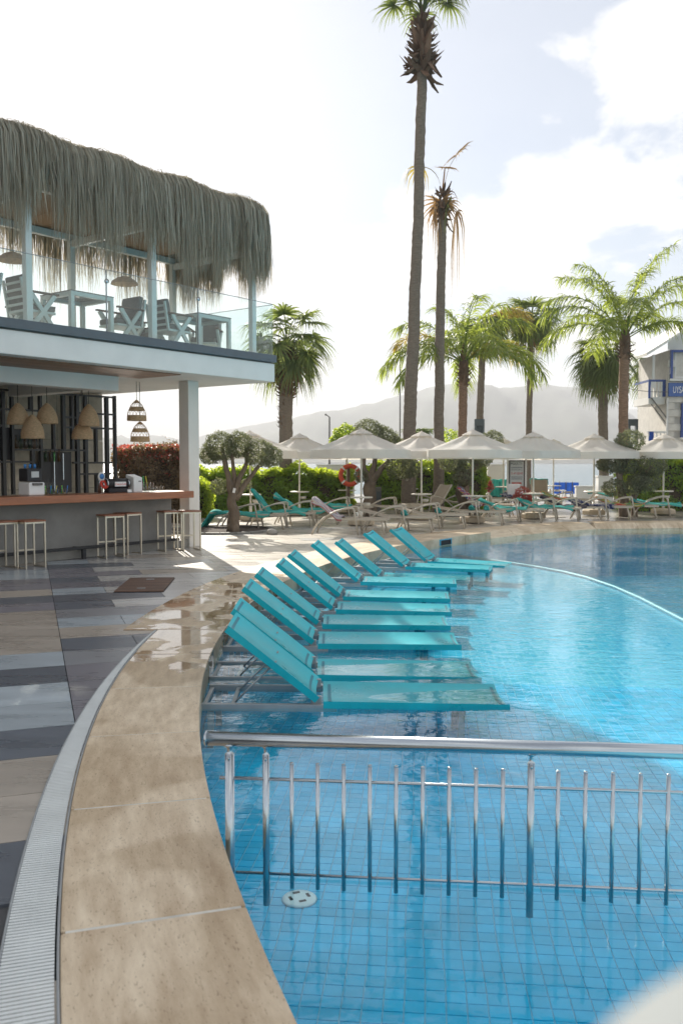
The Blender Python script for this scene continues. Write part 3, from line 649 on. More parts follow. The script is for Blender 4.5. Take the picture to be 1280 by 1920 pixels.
# ------------------------------------------------------------------ loungers standing in the pool
def sling(x0, x1, w, sag, th=.055, dip=0.0, nx=10):
    ny = 12; top = []; bot = []
    for i in range(nx + 1):
        t = i / nx; x = x0 + (x1 - x0) * t; r1 = []; r2 = []
        for j in range(ny + 1):
            q = j / ny; y = (q - .5) * w; e = abs(2 * q - 1)
            z = sag * (e ** 2.2 - 1) - dip * math.sin(math.pi * t)
            zz = -th * (e ** 6) - .012
            r1.append((x, y, z)); r2.append((x, y, z + zz))
        top.append(r1); bot.append(r2)
    mb = MB(); mb.grid(top)
    mb.grid([list(reversed(r)) for r in bot])
    mb.grid([[r[0] for r in bot], [r[0] for r in top]]); mb.grid([[r[-1] for r in top], [r[-1] for r in bot]])
    mb.grid([bot[0], top[0]][::-1], False); mb.grid([bot[-1], top[-1]], False)
    return mb
BZ = -FZ + WZ        # water level above the lounger's base on the pool floor (.30)
def pool_lounger():
    t = thing('pool_lounger', 'x', 'sun lounger', (0, 0, FZ), 0, 'teal loungers standing in the pool')
    W = .62; z = BZ + .075
    sling(.06, 1.46, W, .045, .042).build('seat', M['teal'], t, (0, 0, z), (0, R(.5), 0))
    sling(0, .86, W, .04, .042).build('backrest', M['teal'], t, (.03, 0, z + .03), (0, R(-38), math.pi))
    for s in (-1, 1):
        mb = MB(); mb.beam((-.86, s * (W/2 - .025), z - .055), (.16, s * (W/2 - .025), z - .055), .04, .055); mb.build('frame_rail', M['alu'], t, bevel=.004)
        mb = MB(); mb.tube([(-.62, s * .17, z - .06), (-.30, s * .17, z + .27)], .008, 6); mb.build('strut', M['alu'], t)
        mb = MB(); mb.box((0.01, s * (W/2 - .05), z - .005), (.07, .03, .07)); mb.build('hinge', M['alu'], t, bevel=.005)
        mb = MB(); mb.box((1.12 + .0, s * .16, (z - .05) / 2), (.05, .05, z - .06)); mb.build('leg', M['teal_dark'], t)
        mb = MB(); mb.box((-.78, s * (W/2 - .025), (z - .085) / 2), (.045, .045, z - .09)); mb.build('leg', M['alu'], t)
    for dx_, pr_, rr_ in ((1.425, (0, 0, z), (0, R(.5), 0)), (.11, (0, 0, z), (0, R(.5), 0)), (.82, (.03, 0, z + .03), (0, R(-38), math.pi)), (.06, (.03, 0, z + .03), (0, R(-38), math.pi))):
        mb = MB(); q = [(j / 12 - .5) for j in range(1, 12)]
        mb.grid([[(dx_ + e, y_ * W, .043 * (abs(2 * y_) ** 2.2 - 1) + .003) for y_ in q] for e in (-.012, .012)]); mb.build('hem', M['teal_dark'], t, pr_, rr_)
    for x in (-.83, -.62, -.02):
        mb = MB(); mb.beam((x, -W/2 + .045, z - .06), (x, W/2 - .045, z - .06), .03, .03); mb.build('cross_bar', M['alu'], t)
    return t
PL = [  # near hinge x, y, heading, height change, tilt, label
 (-.20, 6.56, 1.5, -.020, .9, 'nearest teal pool lounger, its foot end dipping under the water behind the railing'),
 (-.27, 7.48, 1.2, -.040, .8, 'second teal pool lounger from the railing, its seat mostly awash'),
 (-.29, 8.58, .2, .0, 0, 'third teal pool lounger from the railing, seat clear of the water and longest in view'),
 (-.27, 9.62, -.5, .0, 0, 'fourth teal pool lounger from the railing, in front of the wet patch on the coping'),
 (-.13, 10.72, -2.5, -.02, .4, 'fifth teal pool lounger from the railing with its foot edge just touching the water'),
 (-.04, 11.62, -4, .0, 0, 'sixth teal pool lounger from the railing, midway along the row'),
 (.22, 13.0, -6, .01, 0, 'fourth teal pool lounger counted from the far end, its foot end lit pale'),
 (.55, 14.05, -9, -.06, .4, 'third teal pool lounger counted from the far end, seat under water'),
 (1.02, 15.0, -15, .0, 0, 'teal pool lounger next to last at the far end of the row'),
 (1.50, 16.1, -22, -.03, .6, 'farthest teal pool lounger, by the dark skimmer opening')]
p0 = pool_lounger()
for i, (x, y, a, dz, tl, lab) in enumerate(PL):
    o = p0 if i == 0 else copy_tree(p0)
    ra = R(a); o.location = (x - math.sin(ra) * .31, y + math.cos(ra) * .31, FZ + dz); o.rotation_euler = (0, R(tl), ra); o['label'] = lab

# ------------------------------------------------------------------ bar pavilion (local x along its front, y into the building)
BO = Vector((-1.33, 17.9, 0)); BA = R(52.3); bu = Vector((math.cos(BA), math.sin(BA), 0)); bv = Vector((-bu.y, bu.x, 0))
def BL(a, b, z=0.0): return BO + bu * a + bv * b + Vector((0, 0, z))
bar = thing('bar_pavilion', 'white two storey open bar pavilion with wooden soffit, column and roof terrace', 'building', BO, BA)
mb = MB(); mb.box((-6.0, 3.2, 3.46), (12.0, 6.4, .36)); mb.build('slab', M['white_render'], bar, bevel=.012)
mb = MB(); mb.box((-6.0, -.006, 3.735), (12.03, .08, .145)); mb.box((.0, 3.2, 3.735), (.08, 6.36, .145)); mb.build('edge_strip', M['grey_strip'], bar, bevel=.006)
mb = MB(); mb.box((-6.0, 3.2, 3.70), (11.9, 6.3, .10)); mb.build('terrace_floor', M['plinth'], bar)
for i in range(11):                                   # soffit planks along the front
    y = .26 + i * .105
    mb = MB(); mb.box((-7.05, y + .05, 3.272), (9.6, .1, .018)); mb.build('soffit_plank', M['soffit_wood'], bar)
mb = MB(); mb.box((-7.3, 1.62, 3.14), (9.2, .34, .28)); mb.build('beam', M['white_render'], bar, bevel=.01)
mb = MB(); mb.box((-2.62, 3.4, 3.17), (.3, 3.2, .22)); mb.build('beam', M['white_render'], bar, bevel=.01)
mb = MB(); mb.box((-1.16, 1.24, 1.64), (.28, .28, 3.28)); mb.build('column', M['column_render'], bar, bevel=.012)
# rear wall of big stone panels
for i in range(9):
    for j in range(3):
        mb = MB(); mb.box((-.16 - .62 - i * 1.24, 5.42, .545 + j * 1.09), (1.232, .3, 1.082)); mb.build('stone_panel', M['stone_wall'], bar, bevel=.006)
mb = MB(); mb.box((-6.0, 1.34, .075), (9.4, .40, .15)); mb.build('plinth', M['plinth'], bar, bevel=.01)
mb = MB(); mb.box((-10.9, 3.4, 1.62), (.3, 4.6, 3.3)); mb.build('side_wall', M['stone_wall'], bar)

# shelf grid of black bars in front of the stone wall
grid = thing('shelf_grid', 'black metal bar shelving grid in front of the grey stone back wall', 'shelving', BL(0, 5.0), BA)
def sbar(x0, z0, x1, z1, w=.055, d=.09):
    mb = MB()
    if x0 == x1: mb.box((x0, 0, (z0 + z1) / 2), (w, d, abs(z1 - z0)))
    else: mb.box(((x0 + x1) / 2, .004, z0), (abs(x1 - x0), d - .012, w * .8))
    mb.build('bar', M['black_metal'], grid)
for x, z0, z1, w in ((-4.6, .9, 3.16, .06), (-4.1, .9, 3.16, .05), (-3.5, 1.7, 3.16, .05), (-2.9, .9, 3.16, .075), (-2.69, 1.0, 3.16, .055), (-2.24, 2.8, 3.16, .075), (-2.22, 1.5, 1.95, .075), (-2.01, 1.5, 3.16, .055), (-1.69, 1.95, 2.62, .055), (-1.43, 1.95, 3.16, .075), (-1.21, 1.95, 3.16, .055), (-1.07, .9, 3.2, .08), (-.85, .9, 3.2, .075), (-.57, 1.67, 2.45, .055), (-.57, .9, 1.41, .055), (-.26, .9, 3.2, .075), (-.03, .9, 3.23, .05)):
    sbar(x, z0, x, z1, w)
for x0, x1, z in ((-5.2, -.0, 3.19), (-5.2, -2.02, 2.79), (-1.43, -1.07, 2.68), (-1.07, -.03, 2.79), (-1.41, -.04, 2.46), (-2.67, -.87, 1.95), (-5.2, -2.23, 1.69), (-1.19, -.13, 1.67), (-1.07, -.16, 1.415), (-5.2, -2.9, 2.44)):
    sbar(x0, z, x1, z, .05)
for x0, x1, z0, z1 in ((-2.97, -2.70, 1.72, 2.42), (-2.64, -2.05, 1.98, 2.40), (-1.97, -1.20, 1.0, 1.92), (-4.55, -4.15, 1.72, 2.4)):
    mb = MB(); mb.box(((x0 + x1) / 2, .10, (z0 + z1) / 2), (x1 - x0, .10, z1 - z0 - .02)); mb.build('backing_panel', M['black_panel'], grid)
for x, z0, z1 in ((-2.86, 1.95, 2.38), (-1.68, 1.05, 1.9), (-1.45, 1.3, 1.88)):
    mb = MB(); mb.box((x, -.0, (z0 + z1) / 2), (.018, .02, z1 - z0)); mb.build('light_strip', M['steel'], grid)

# bar counter
cnt_ = thing('bar_counter', 'grey concrete bar counter with thick reddish wooden top and black foot rail', 'bar counter', BL(0, 0), BA)
mb = MB(); mb.box((-5.75, 1.14, 1.065), (8.54, .74, .13)); mb.build('counter_top', M['counter_wood'], cnt_, bevel=.008)
mb = MB(); mb.box((-5.8, 1.44, .575), (8.48, .22, .85)); mb.build('front_panel', M['concrete'], cnt_)
mb = MB(); mb.box((-5.8, 1.02, .195), (8.3, .045, .055)); mb.build('foot_rail', M['black_metal'], cnt_, bevel=.006)
for a in (-3.85, -6.3, -8.7):
    mb = MB(); mb.box((a, 1.02, .084), (.07, .05, .165)); mb.box((a, 1.17, .185), (.05, .26, .04)); mb.build('bracket', M['black_metal'], cnt_)
mb = MB(); mb.box((-5.8, 1.80, .9), (8.3, .5, .05)); mb.build('work_top', M['black_panel'], cnt_)

def stool():
    t = thing('bar_stool', 'x', 'bar stool', (0, 0, 0), 0, 'bar stools along the counter')
    w = .36; h = .74; s = .025
    for i in range(4):
        mb = MB(); mb.box((0, -w/2 + .045 + i * .09, h + .012), (w + .02, .084, .026)); mb.build('seat_slat', M['stool_wood'], t, bevel=.004)
    for sx in (-1, 1):
        for sy in (-1, 1):
            mb = MB(); mb.box((sx * (w/2 - s/2), sy * (w/2 - s/2), h / 2), (s, s, h)); mb.build('leg', M['stool_metal'], t)
        mb = MB(); mb.box((sx * (w/2 - s/2), 0, s/2), (s - .003, w - 2*s, s)); mb.build('foot_bar', M['stool_metal'], t)
        mb = MB(); mb.box((sx * (w/2 - s/2), 0, h - s/2 - .002), (s - .003, w - 2*s, s)); mb.build('seat_rail', M['stool_metal'], t)
    mb = MB(); mb.box((0, w/2 - s/2, .27), (w - 2*s, s - .003, s)); mb.build('stretcher', M['stool_metal'], t)
    mb = MB(); mb.box((0, -w/2 + s/2, h - s/2 - .002), (w - 2*s, s - .003, s)); mb.build('seat_rail', M['stool_metal'], t)
    return t
ST = [(-5.36, 14.02, 52, 'wooden topped steel bar stool cut by the left edge of the photo'),
      (-4.98, 14.20, 49, 'steel bar stool with wooden seat standing alone left of the foot rail bracket'),
      (-4.08, 15.72, 40, 'nearer of the two overlapping bar stools in the middle of the counter'),
      (-3.92, 16.30, 58, 'farther of the two overlapping bar stools in the middle of the counter'),
      (-3.27, 16.93, 36, 'bar stool in front of the counter end, left of the white column'),
      (-2.92, 17.02, 30, 'rightmost bar stool, standing against the white column')]
s0 = stool()
for i, (x, y, a, lab) in enumerate(ST):
    o = s0 if i == 0 else copy_tree(s0); o.location = (x, y, 0); o.rotation_euler = (0, 0, R(a)); o['label'] = lab

def pendant(a, b, ztop, zbot, top, lab, open_=False, r=.19):
    t = thing('pendant_lamp', lab, 'pendant lamp', BL(a, b, zbot), BA, 'woven pendant lamps over the bar')
    h = ztop - zbot
    pf = [(r * (1.0 - .04 * q - .86 * q ** 2.6), h * q) for q in [i / 22 for i in range(23)]]
    if not open_:
        mb = MB(); n = 26; mb.lathe([(p[0] + .004 * (i % 2), p[1]) for i, p in enumerate(pf)], n); mb.f = [f for f in mb.f if len(f) == 4]; mb.sm = [True] * len(mb.f); mb.build('shade', M['wicker'], t)
    else:
        for lo, hi in ((0, .26), (.48, .66), (.86, 1.0)):
            q = [lo + (hi - lo) * i / 5 for i in range(6)]
            mb = MB(); mb.lathe([(r * (1.0 - .04 * x - .86 * x ** 2.6), h * x) for x in q], 26); mb.f = [f for f in mb.f if len(f) == 4]; mb.sm = [True] * len(mb.f); mb.build('woven_band', M['wicker'], t)
        mb = MB()
        for lo, hi in ((.26, .48), (.66, .86)):
            for j in range(16):
                tt = 2 * math.pi * j / 16; pts = []
                for e, x in ((0, lo), (.5, (lo + hi) / 2), (1, hi)):
                    rr = r * (1.0 - .04 * x - .86 * x ** 2.6); pts.append((rr * math.cos(tt + e * .3), rr * math.sin(tt + e * .3), h * x))
                mb.tube(pts, .004, 4)
        mb.build('spokes', M['wicker'], t)
    mb = MB(); mb.tube([(0, 0, h - .01), (0, 0, top - zbot)], .006, 6); mb.build('cord', M['cord_black'], t)
    return t
pendant(-4.32, 2.2, 2.73, 2.35, 3.26, 'woven pendant lamp partly hidden behind the lowest left one')
pendant(-4.20, 1.95, 2.52, 2.10, 3.26, 'lowest woven pendant lamp of the left cluster, above the machine', r=.2)
pendant(-3.80, 2.1, 2.75, 2.38, 3.26, 'woven pendant lamp hanging alone right of the left cluster')
pendant(-2.97, 2.0, 2.77, 2.36, 3.26, 'upper woven pendant lamp of the middle cluster')
pendant(-2.95, 2.25, 2.45, 2.12, 3.26, 'lower woven pendant lamp of the middle cluster, right below another')
pendant(-2.78, 2.45, 2.48, 2.14, 3.26, 'woven pendant lamp peeking out behind the middle cluster')
pendant(-1.84, 2.0, 2.91, 2.50, 3.27, 'upper of two openwork pendant lamps against the sky', True)
pendant(-1.72, 2.05, 2.49, 2.09, 3.27, 'lower of two openwork pendant lamps, over the red bush', True)

# things on the bar
CT = 1.13
mc = thing('drink_machine', 'white and grey ice drink machine with dark clear hood on the bar', 'machine', BL(-4.70, 1.25, CT), BA)
mb = MB(); mb.box((0, 0, .11), (.30, .32, .22)); mb.build('base', M['plastic_white'], mc, bevel=.02)
mb = MB(); mb.box((0, .03, .34), (.28, .26, .22)); mb.build('hood', M['black_panel'], mc, bevel=.02)
mb = MB(); mb.box((.0, -.108, .35), (.14, .012, .10)); mb.build('screen', M['sign_board'], mc)
mb = MB(); mb.box((0, -.17, .19), (.18, .05, .04)); mb.build('tap_rail', M['lamp_grey'], mc, bevel=.008)
for k in range(6):
    t = thing('blue_glass', 'small blue tinted glass on top of the drink machine', 'glass', BL(-4.8 + .045 * k, 1.28 + .05 * (k % 2), CT + .452), 0, 'blue glasses on the machine')
    mb = MB(); mb.lathe([(.016, 0), (.02, .07), (.017, .07), (.014, .006)], 10); mb.build('bowl', M['badge_blue'], t)
tp = thing('beer_tap', 'chrome beer tap with round blue badge on the bar', 'beer tap', BL(-3.32, 1.25, CT), BA)
mb = MB(); mb.tube([(0, 0, 0), (0, 0, .18), (0, -.03, .24)], [.032, .026, .022], 12); mb.tube([(0, -.02, .2), (0, -.12, .18), (0, -.13, .12)], .012, 8); mb.build('column', M['steel'], tp)
mb = MB(); mb.lathe([(0, -.012), (.07, -.012), (.07, .012), (0, .012)], 22, M=Matrix.Translation((-.0, -.055, .29)) @ Matrix.Rotation(R(90), 4, 'X') @ Matrix.Scale(1.2, 4, (0, 1, 0))); mb.build('badge', M['plastic_white'], tp)
mb = MB(); mb.lathe([(0, -.005), (.05, -.005), (.05, .005), (0, .005)], 22, M=Matrix.Translation((-.0, -.070, .30)) @ Matrix.Rotation(R(90), 4, 'X')); mb.build('emblem', M['badge_blue'], tp)
dp = thing('drink_dispenser', 'black barrel shaped drink dispenser with red and white lettering plate on the bar', 'drink dispenser', BL(-2.98, 1.22, CT), BA)
mb = MB(); mb.tube([(-.26, 0, .165), (.26, 0, .165)], .09, 20); mb.build('barrel', M['black_panel'], dp)
mb = MB(); mb.box((.02, .02, .04), (.44, .16, .08)); mb.build('foot', M['black_panel'], dp, bevel=.01)
mb = MB(); mb.tube([(-.25, 0, .165), (-.225, 0, .165)], .097, 20); mb.tube([(.225, 0, .165), (.25, 0, .165)], .097, 20); mb.build('trim_ring', M['steel'], dp)
mb = MB(); mb.lathe([(0, -.01), (.085, -.01), (.085, .01), (0, .01)], 22, M=Matrix.Translation((-.31, -.06, .155)) @ Matrix.Rotation(R(65), 4, 'X')); mb.build('round_badge', M['badge_red'], dp)
mb = MB(); mb.box((.03, -.093, .155), (.25, .012, .085)); mb.build('name_plate', M['plastic_white'], dp, bevel=.004)
text('Coca-Cola', .058, M['badge_red'], dp, (.03, -.1005, .155), (R(90), 0, 0), 'lettering', .001, shear=.25)
bx = thing('card_dispenser', 'tall pale grey box with sloping top beside the black drink dispenser', 'box', BL(-2.56, 1.22, CT), BA)
mb = MB(); mb.prism([(-.0, 0), (.0, 0)], 0, 0) if False else None
mb.add([(-.10, -.11, 0), (.10, -.11, 0), (.10, .12, 0), (-.10, .12, 0), (-.10, -.11, .27), (.10, -.11, .27), (.10, .12, .33), (-.10, .12, .33)], [(3, 2, 1, 0), (4, 5, 6, 7), (0, 1, 5, 4), (1, 2, 6, 5), (2, 3, 7, 6), (3, 0, 4, 7)])
mb.build('body', M['plastic_white'], bx, bevel=.008)
mb = MB(); mb.box((.04, -.114, .20), (.06, .004, .02)); mb.build('slot', M['lamp_grey'], bx)
def tumbler(a, b, z, h=.10, r=.034, label='clear tumbler standing in a row on the right end of the bar', grp='clear tumblers on the bar'):
    t = thing('tumbler', label, 'glass', BL(a, b, z), 0, grp)
    mb = MB(); mb.lathe([(r * .82, 0), (r, h), (r * .93, h), (r * .74, .008), (0, .008)], 12); mb.build('bowl', M['clear_glass'], t); return t
for k in range(6): tumbler(-2.36 + .085 * k, 1.16 + .02 * (k % 2), CT)
for k in range(4): tumbler(-2.30 + .085 * k, 1.32, CT, .17, .036, 'tall clear glass behind the tumblers on the bar', 'tall glasses on the bar')
for k, (c, da, tl) in enumerate((('straw_blue', -.02, -.25), ('straw_green', .05, -.15), ('straw_yellow', .13, -.22))):
    t = thing('straw', ['blue', 'green', 'yellow'][k] + ' straw leaning in a tall glass on the bar', 'straw', BL(-2.28 + da, 1.32, CT + .02), BA)
    mb = MB(); mb.tube([(0, 0, 0), (tl * .25, 0, .27)], .009, 6); mb.build('tube', M[c], t)
for k in range(9):
    t = thing('shot_tumbler', 'low glass with coloured straw stub left of the glass racks', 'glass', BL(-4.42 + .055 * k, 1.3 + .03 * (k % 2), CT), 0, 'small glasses behind the counter edge')
    mb = MB(); mb.lathe([(.02, 0), (.024, .09), (.02, .09), (.018, .006)], 8); mb.build('bowl', M['clear_glass'], t)
    mb = MB(); mb.tube([(0, 0, .02), (.02 * (-1) ** k, 0, .15)], .008, 5); mb.build('stirrer', M[('straw_green', 'straw_yellow', 'straw_blue')[k % 3]], t)
for k in range(12):
    row = k // 6
    t = thing('upturned_glass', 'upturned stemmed glass stacked in front of the black niche', 'glass', BL(-4.05 + .075 * (k % 6), 2.05 + .1 * row, .93 + .17 * row + .12), 0, 'stemmed glasses behind the bar')
    mb = MB(); mb.lathe([(.034, 0), (.036, .05), (.022, .09), (.005, .1), (.005, .15), (.028, .155)], 10); mb.build('bowl', M['clear_glass'], t)
for k in range(9):
    a = -2.95 + .11 * (k % 5); z = 1.98 if k < 5 else 1.72
    a = a + (1.05 if k >= 5 else .33)
    t = thing('bottle', 'spirit bottle standing on the black shelf grid', 'bottle', BL(a - .0, 4.97, 1.975 if k < 5 else 1.695), 0, 'bottles on the shelf grid')
    mb = MB(); mb.lathe([(.034, 0), (.036, .17), (.014, .21), (.014, .28), (0, .28)], 10); mb.build('body', M['bottle_green' if k % 2 else 'bottle_amber'], t)

for k in range(7):
    t = thing('shelf_glass', 'stemmed glass standing in the dark upper niche of the shelf grid', 'glass', BL(-2.58 + .085 * k, 4.93, 2.02), 0, 'glasses in the upper niche of the grid')
    mb = MB(); mb.lathe([(.03, 0), (.032, .06), (.02, .09), (.005, .1), (.005, .16), (.026, .165)], 9); mb.build('bowl', M['clear_glass'], t)
pnl = thing('menu_stand', 'small white card stand on the bar in front of the black dispenser', 'card stand', BL(-2.86, .98, 1.13), BA)
mb = MB(); mb.box((0, 0, .03), (.09, .01, .055), M=Matrix.Rotation(R(-12), 4, 'X')); mb.build('card', M['plastic_white'], pnl); mb = MB(); mb.box((0, .0, .004), (.10, .04, .008)); mb.build('foot', M['lamp_grey'], pnl)

# ------------------------------------------------------------------ pergola with thatch on the terrace
TZ = 3.755
per = thing('thatched_pergola', 'white post pergola with shaggy hanging thatch on the bar terrace', 'pergola', BL(0, 0, TZ), BA)
PX = (-.38, -2.91, -5.36, -7.85, -10.3)
for x in PX:
    for y in (.24, 2.55):
        mb = MB(); mb.box((x, y, 1.05), (.11, .11, 2.1)); mb.build('post', M['post_white'], per, bevel=.006)
        mb = MB(); mb.box((x, y, .006), (.18, .18, .012)); mb.build('foot_plate', M['post_white'], per)
    mb = MB(); mb.box((x, 1.395, 2.05), (.08, 2.19, .12)); mb.build('cross_beam', M['post_white'], per)
for y in (.24, 2.55):
    mb = MB(); mb.box((-5.35, y, 2.17), (10.3, .10, .12)); mb.build('long_beam', M['post_white'], per)
for i in range(20):
    mb = MB(); mb.box((-10.4 + i * .49 + .24, 1.4, 2.262), (.482, 2.9, .02)); mb.build('reed_mat', M['reed'], per)
core = MB(); nn = 8; prof = []  # solid fill inside the thatch, added to block the sun
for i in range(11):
    t = i / 10; t = .5 + .5 * math.copysign(abs(2 * t - 1) ** .6, 2 * t - 1); y = .06 + 2.82 * t; e = abs(2 * t - 1); prof.append((y, 2.32 + .58 * (1 - e ** 14)))  # squared-off profile stops sun leaking through at the roof edge
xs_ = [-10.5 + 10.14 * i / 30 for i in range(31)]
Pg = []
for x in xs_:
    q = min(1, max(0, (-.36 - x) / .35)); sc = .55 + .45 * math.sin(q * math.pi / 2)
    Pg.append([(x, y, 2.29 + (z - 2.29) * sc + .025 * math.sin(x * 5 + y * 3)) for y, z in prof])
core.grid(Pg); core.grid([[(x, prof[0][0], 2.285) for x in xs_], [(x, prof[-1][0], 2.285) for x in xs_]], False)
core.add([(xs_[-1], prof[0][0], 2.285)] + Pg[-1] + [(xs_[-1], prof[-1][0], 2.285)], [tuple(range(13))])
core.build('sun_block_core', M['thatch_core'], per)
def fringe(name, n, path, zt, seed, lenf, out=.30, lw=.0062, back=.75):
    r = np.random.default_rng(seed)
    (x0, y0), (x1, y1), (nx, ny) = path
    s = r.uniform(0, 1, n); bx_ = x0 + (x1 - x0) * s; by_ = y0 + (y1 - y0) * s
    L = math.hypot(x1 - x0, y1 - y0)
    clump = .5 + .22 * np.sin(s * L * 3.1 + seed) + .18 * np.sin(s * L * 7.7 + 2 * seed) + .15 * np.sin(s * L * 17 + seed * 3)
    ln = lenf * (.45 + .62 * clump) * r.uniform(.30, 1.12, n) ** .8
    ins = r.uniform(.15, back, n); o1 = r.uniform(.4, 1.15, n) * out; zt_ = zt + r.normal(0, .028, n) + .03 * np.sin(s * L * 4)
    lat = r.normal(0, .05, n); tx, ty = (x1 - x0) / L, (y1 - y0) / L
    def P(o, z, k): return np.stack([bx_ + nx * o + tx * lat * k, by_ + ny * o + ty * lat * k, z], 1)
    sw = r.normal(0, .03, n)
    pts = [P(-ins, zt_ + .02, 0), P(-ins * .4, zt_ + .01, .2), P(o1 * .45, zt_ - .07, .4), P(o1 * .85, zt_ - .24, .7), P(o1, zt_ - .24 - ln * .38, 1.0), P(o1 * .97 + sw, zt_ - .24 - ln * .72, 1.2), P(o1 * .92 + sw * 2, zt_ - .24 - ln, 1.5)]
    Pn = np.stack(pts, 1); ang = r.uniform(0, math.pi, n)
    w = np.array([.9, 1, 1, 1, .9, .65, .12]) * lw
    dirv = np.stack([np.cos(ang), np.sin(ang), .15 * r.normal(0, 1, n)], 1)
    W = dirv[:, None, :] * w[None, :, None] * r.uniform(.6, 1.5, n)[:, None, None]
    return ribbons_mesh(name, Pn, W, M['thatch'])
for args in ((9000, ((-10.5, .08), (-.42, .08), (0, -1)), 2.95, 1, 1.8, .24), (3400, ((-.42, .08), (-.42, 2.85), (1, 0)), 2.90, 2, 1.75, .22), (5000, ((-10.5, 2.85), (-.42, 2.85), (0, 1)), 2.93, 3, 1.8, .22), (480, ((-.50, .02), (-.36, .16), (.7, -.7)), 2.92, 4, 1.75, .25)):
    link('thatch_fringe', fringe('thatch_fringe', *args[:5], out=args[5]), per, kind='stuff')
stray = MB()
for i in range(46):
    x = random.uniform(-8, -.5); y = random.uniform(.1, .9); a = random.uniform(-1, 1); l = random.uniform(.1, .3)
    stray.tube([(x, y, 2.86), (x + l * .6, y + a * .1, 2.88 + random.uniform(.02, .09)), (x + l, y + a * .2, 2.87 + random.uniform(.02, .16))], .005, 3)
stray.build('stray_reeds', M['thatch'], per, kind='stuff')
for k, (a, b) in enumerate(((-4.55, 1.9), (-2.1, 2.0))):
    t = thing('reed_lamp', ['flat woven lamp hanging under the thatch above the left terrace table', 'flat woven lamp hanging under the thatch above the right terrace table'][k], 'pendant lamp', BL(a, b, 5.12), BA)
    mb = MB(); mb.lathe([(.26, 0), (.24, .05), (.14, .12), (.03, .16)], 22); mb.f = [f for f in mb.f if len(f) == 4]; mb.sm = [True] * len(mb.f); mb.build('shade', M['wicker'], t)
    mb = MB(); mb.tube([(0, 0, .15), (0, 0, .88)], .005, 5); mb.build('cord', M['cord_black'], t)

# balustrade
bal = thing('glass_balustrade', 'frameless clear glass balustrade round the edge of the bar terrace', 'balustrade', BL(0, 0, 3.81), BA)
for i in range(5):
    mb = MB(); mb.box((-1.0 - .02 - i * 2.02 - .015, .02, .5), (1.99, .018, 1.0)); g = mb.build('glass_panel', M['balustrade_glass'], bal)
    mb = MB(); mb.box((-1.035 - i * 2.02, .02, 1.004), (1.99, .022, .008)); mb.build('edge', M['alu'], g)
    mb = MB(); mb.lathe([(0, -.02), (.035, -.02), (.035, .02), (0, .02)], 12, M=Matrix.Translation((-2.03 - i * 2.02, .02, .82)) @ Matrix.Rotation(R(90), 4, 'X')); mb.build('clamp', M['steel'], bal)
    mb = MB(); mb.box((-2.04 - i * 2.02, .02, .5), (.014, .02, 1.0)); mb.build('joint', M['alu'], bal)
for i in range(2):
    mb = MB(); mb.box((.0, 1.05 + i * 2.02, .5), (.018, 1.99, 1.0)); g = mb.build('glass_panel', M['balustrade_glass'], bal)
    mb = MB(); mb.box((.0, 1.05 + i * 2.02, 1.004), (.022, 1.99, .008)); mb.build('edge', M['alu'], g)
    for q in (.5, 1.5):
        mb = MB(); mb.lathe([(0, -.02), (.035, -.02), (.035, .02), (0, .02)], 12, M=Matrix.Translation((0, .05 + q + i * 2.02, .74 - .3 * (q > 1))) @ Matrix.Rotation(R(90), 4, 'Y')); mb.build('clamp', M['steel'], bal)

# terrace furniture
def terrace_table(a, b, lab):
    t = thing('terrace_table', lab, 'table', BL(a, b, TZ), BA, 'white tables on the bar terrace'); w = .86
    for sx in (-1, 1):
        for sy in (-1, 1):
            mb = MB(); mb.box((sx * (w/2 - .035), sy * (w/2 - .035), .37), (.07, .07, .74)); mb.build('leg', M['chair_white'], t, bevel=.004)
        mb = MB(); mb.box((sx * (w/2 - .035), 0, .705), (.066, w - .14, .066)); mb.build('apron', M['chair_white'], t)
        mb = MB(); mb.box((0, sx * (w/2 - .035), .705), (w - .14, .066, .066)); mb.build('apron', M['chair_white'], t)
    mb = MB(); mb.box((0, 0, .748), (w + .01, w + .01, .014)); mb.build('top', M['table_top'], t, bevel=.003)
def terrace_chair():
    t = thing('terrace_chair', 'x', 'armchair', (0, 0, 0), 0, 'white x-armed chairs on the bar terrace')
    for s in (-1, 1):
        y = s * .29
        mb = MB(); mb.beam((-.26, y, 0), (.22, y, .62), .045, .075); mb.build('arm_brace', M['chair_white'], t)
        mb = MB(); mb.beam((.26, y + s * .003, 0), (-.22, y + s * .003, .62), .04, .07); mb.build('arm_brace', M['chair_white'], t)
        mb = MB(); mb.box((0, y, .635), (.58, .07, .03)); mb.build('armrest', M['arm_wood'], t, bevel=.006)
        mb = MB(); mb.beam((-.27, s * .25, .34), (-.36, s * .25, .84), .035, .045, up=(0, 1, 0)); mb.build('back_post', M['chair_white'], t)
    for z, x in ((.44, -.29), (.55, -.31), (.66, -.33), (.77, -.348)):
        mb = MB(); mb.box((x, 0, z), (.02, .5, .04)); mb.build('back_slat', M['chair_white'], t)
    mb = MB(); mb.box((-.01, 0, .34), (.54, .52, .04)); mb.build('seat_frame', M['chair_white'], t, bevel=.004)
    mb = MB(); mb.box((.01, 0, .41), (.52, .5, .10)); mb.build('seat_cushion', M['cushion'], t, bevel=.03)
    mb = MB(); mb.box((-.255, 0, .68), (.10, .5, .44), M=Matrix.Translation((-.255, 0, .68)) @ Matrix.Rotation(R(-10), 4, 'Y') @ Matrix.Translation((.255, 0, -.68))); mb.build('back_cushion', M['cushion'], t, bevel=.03)
    return t
terrace_table(-3.95, .95, 'white terrace table between two facing armchairs, second from the corner')
terrace_table(-1.12, .95, 'white terrace table nearest the glass corner of the terrace')
terrace_table(-6.8, .95, 'white terrace table at the left edge of the terrace')
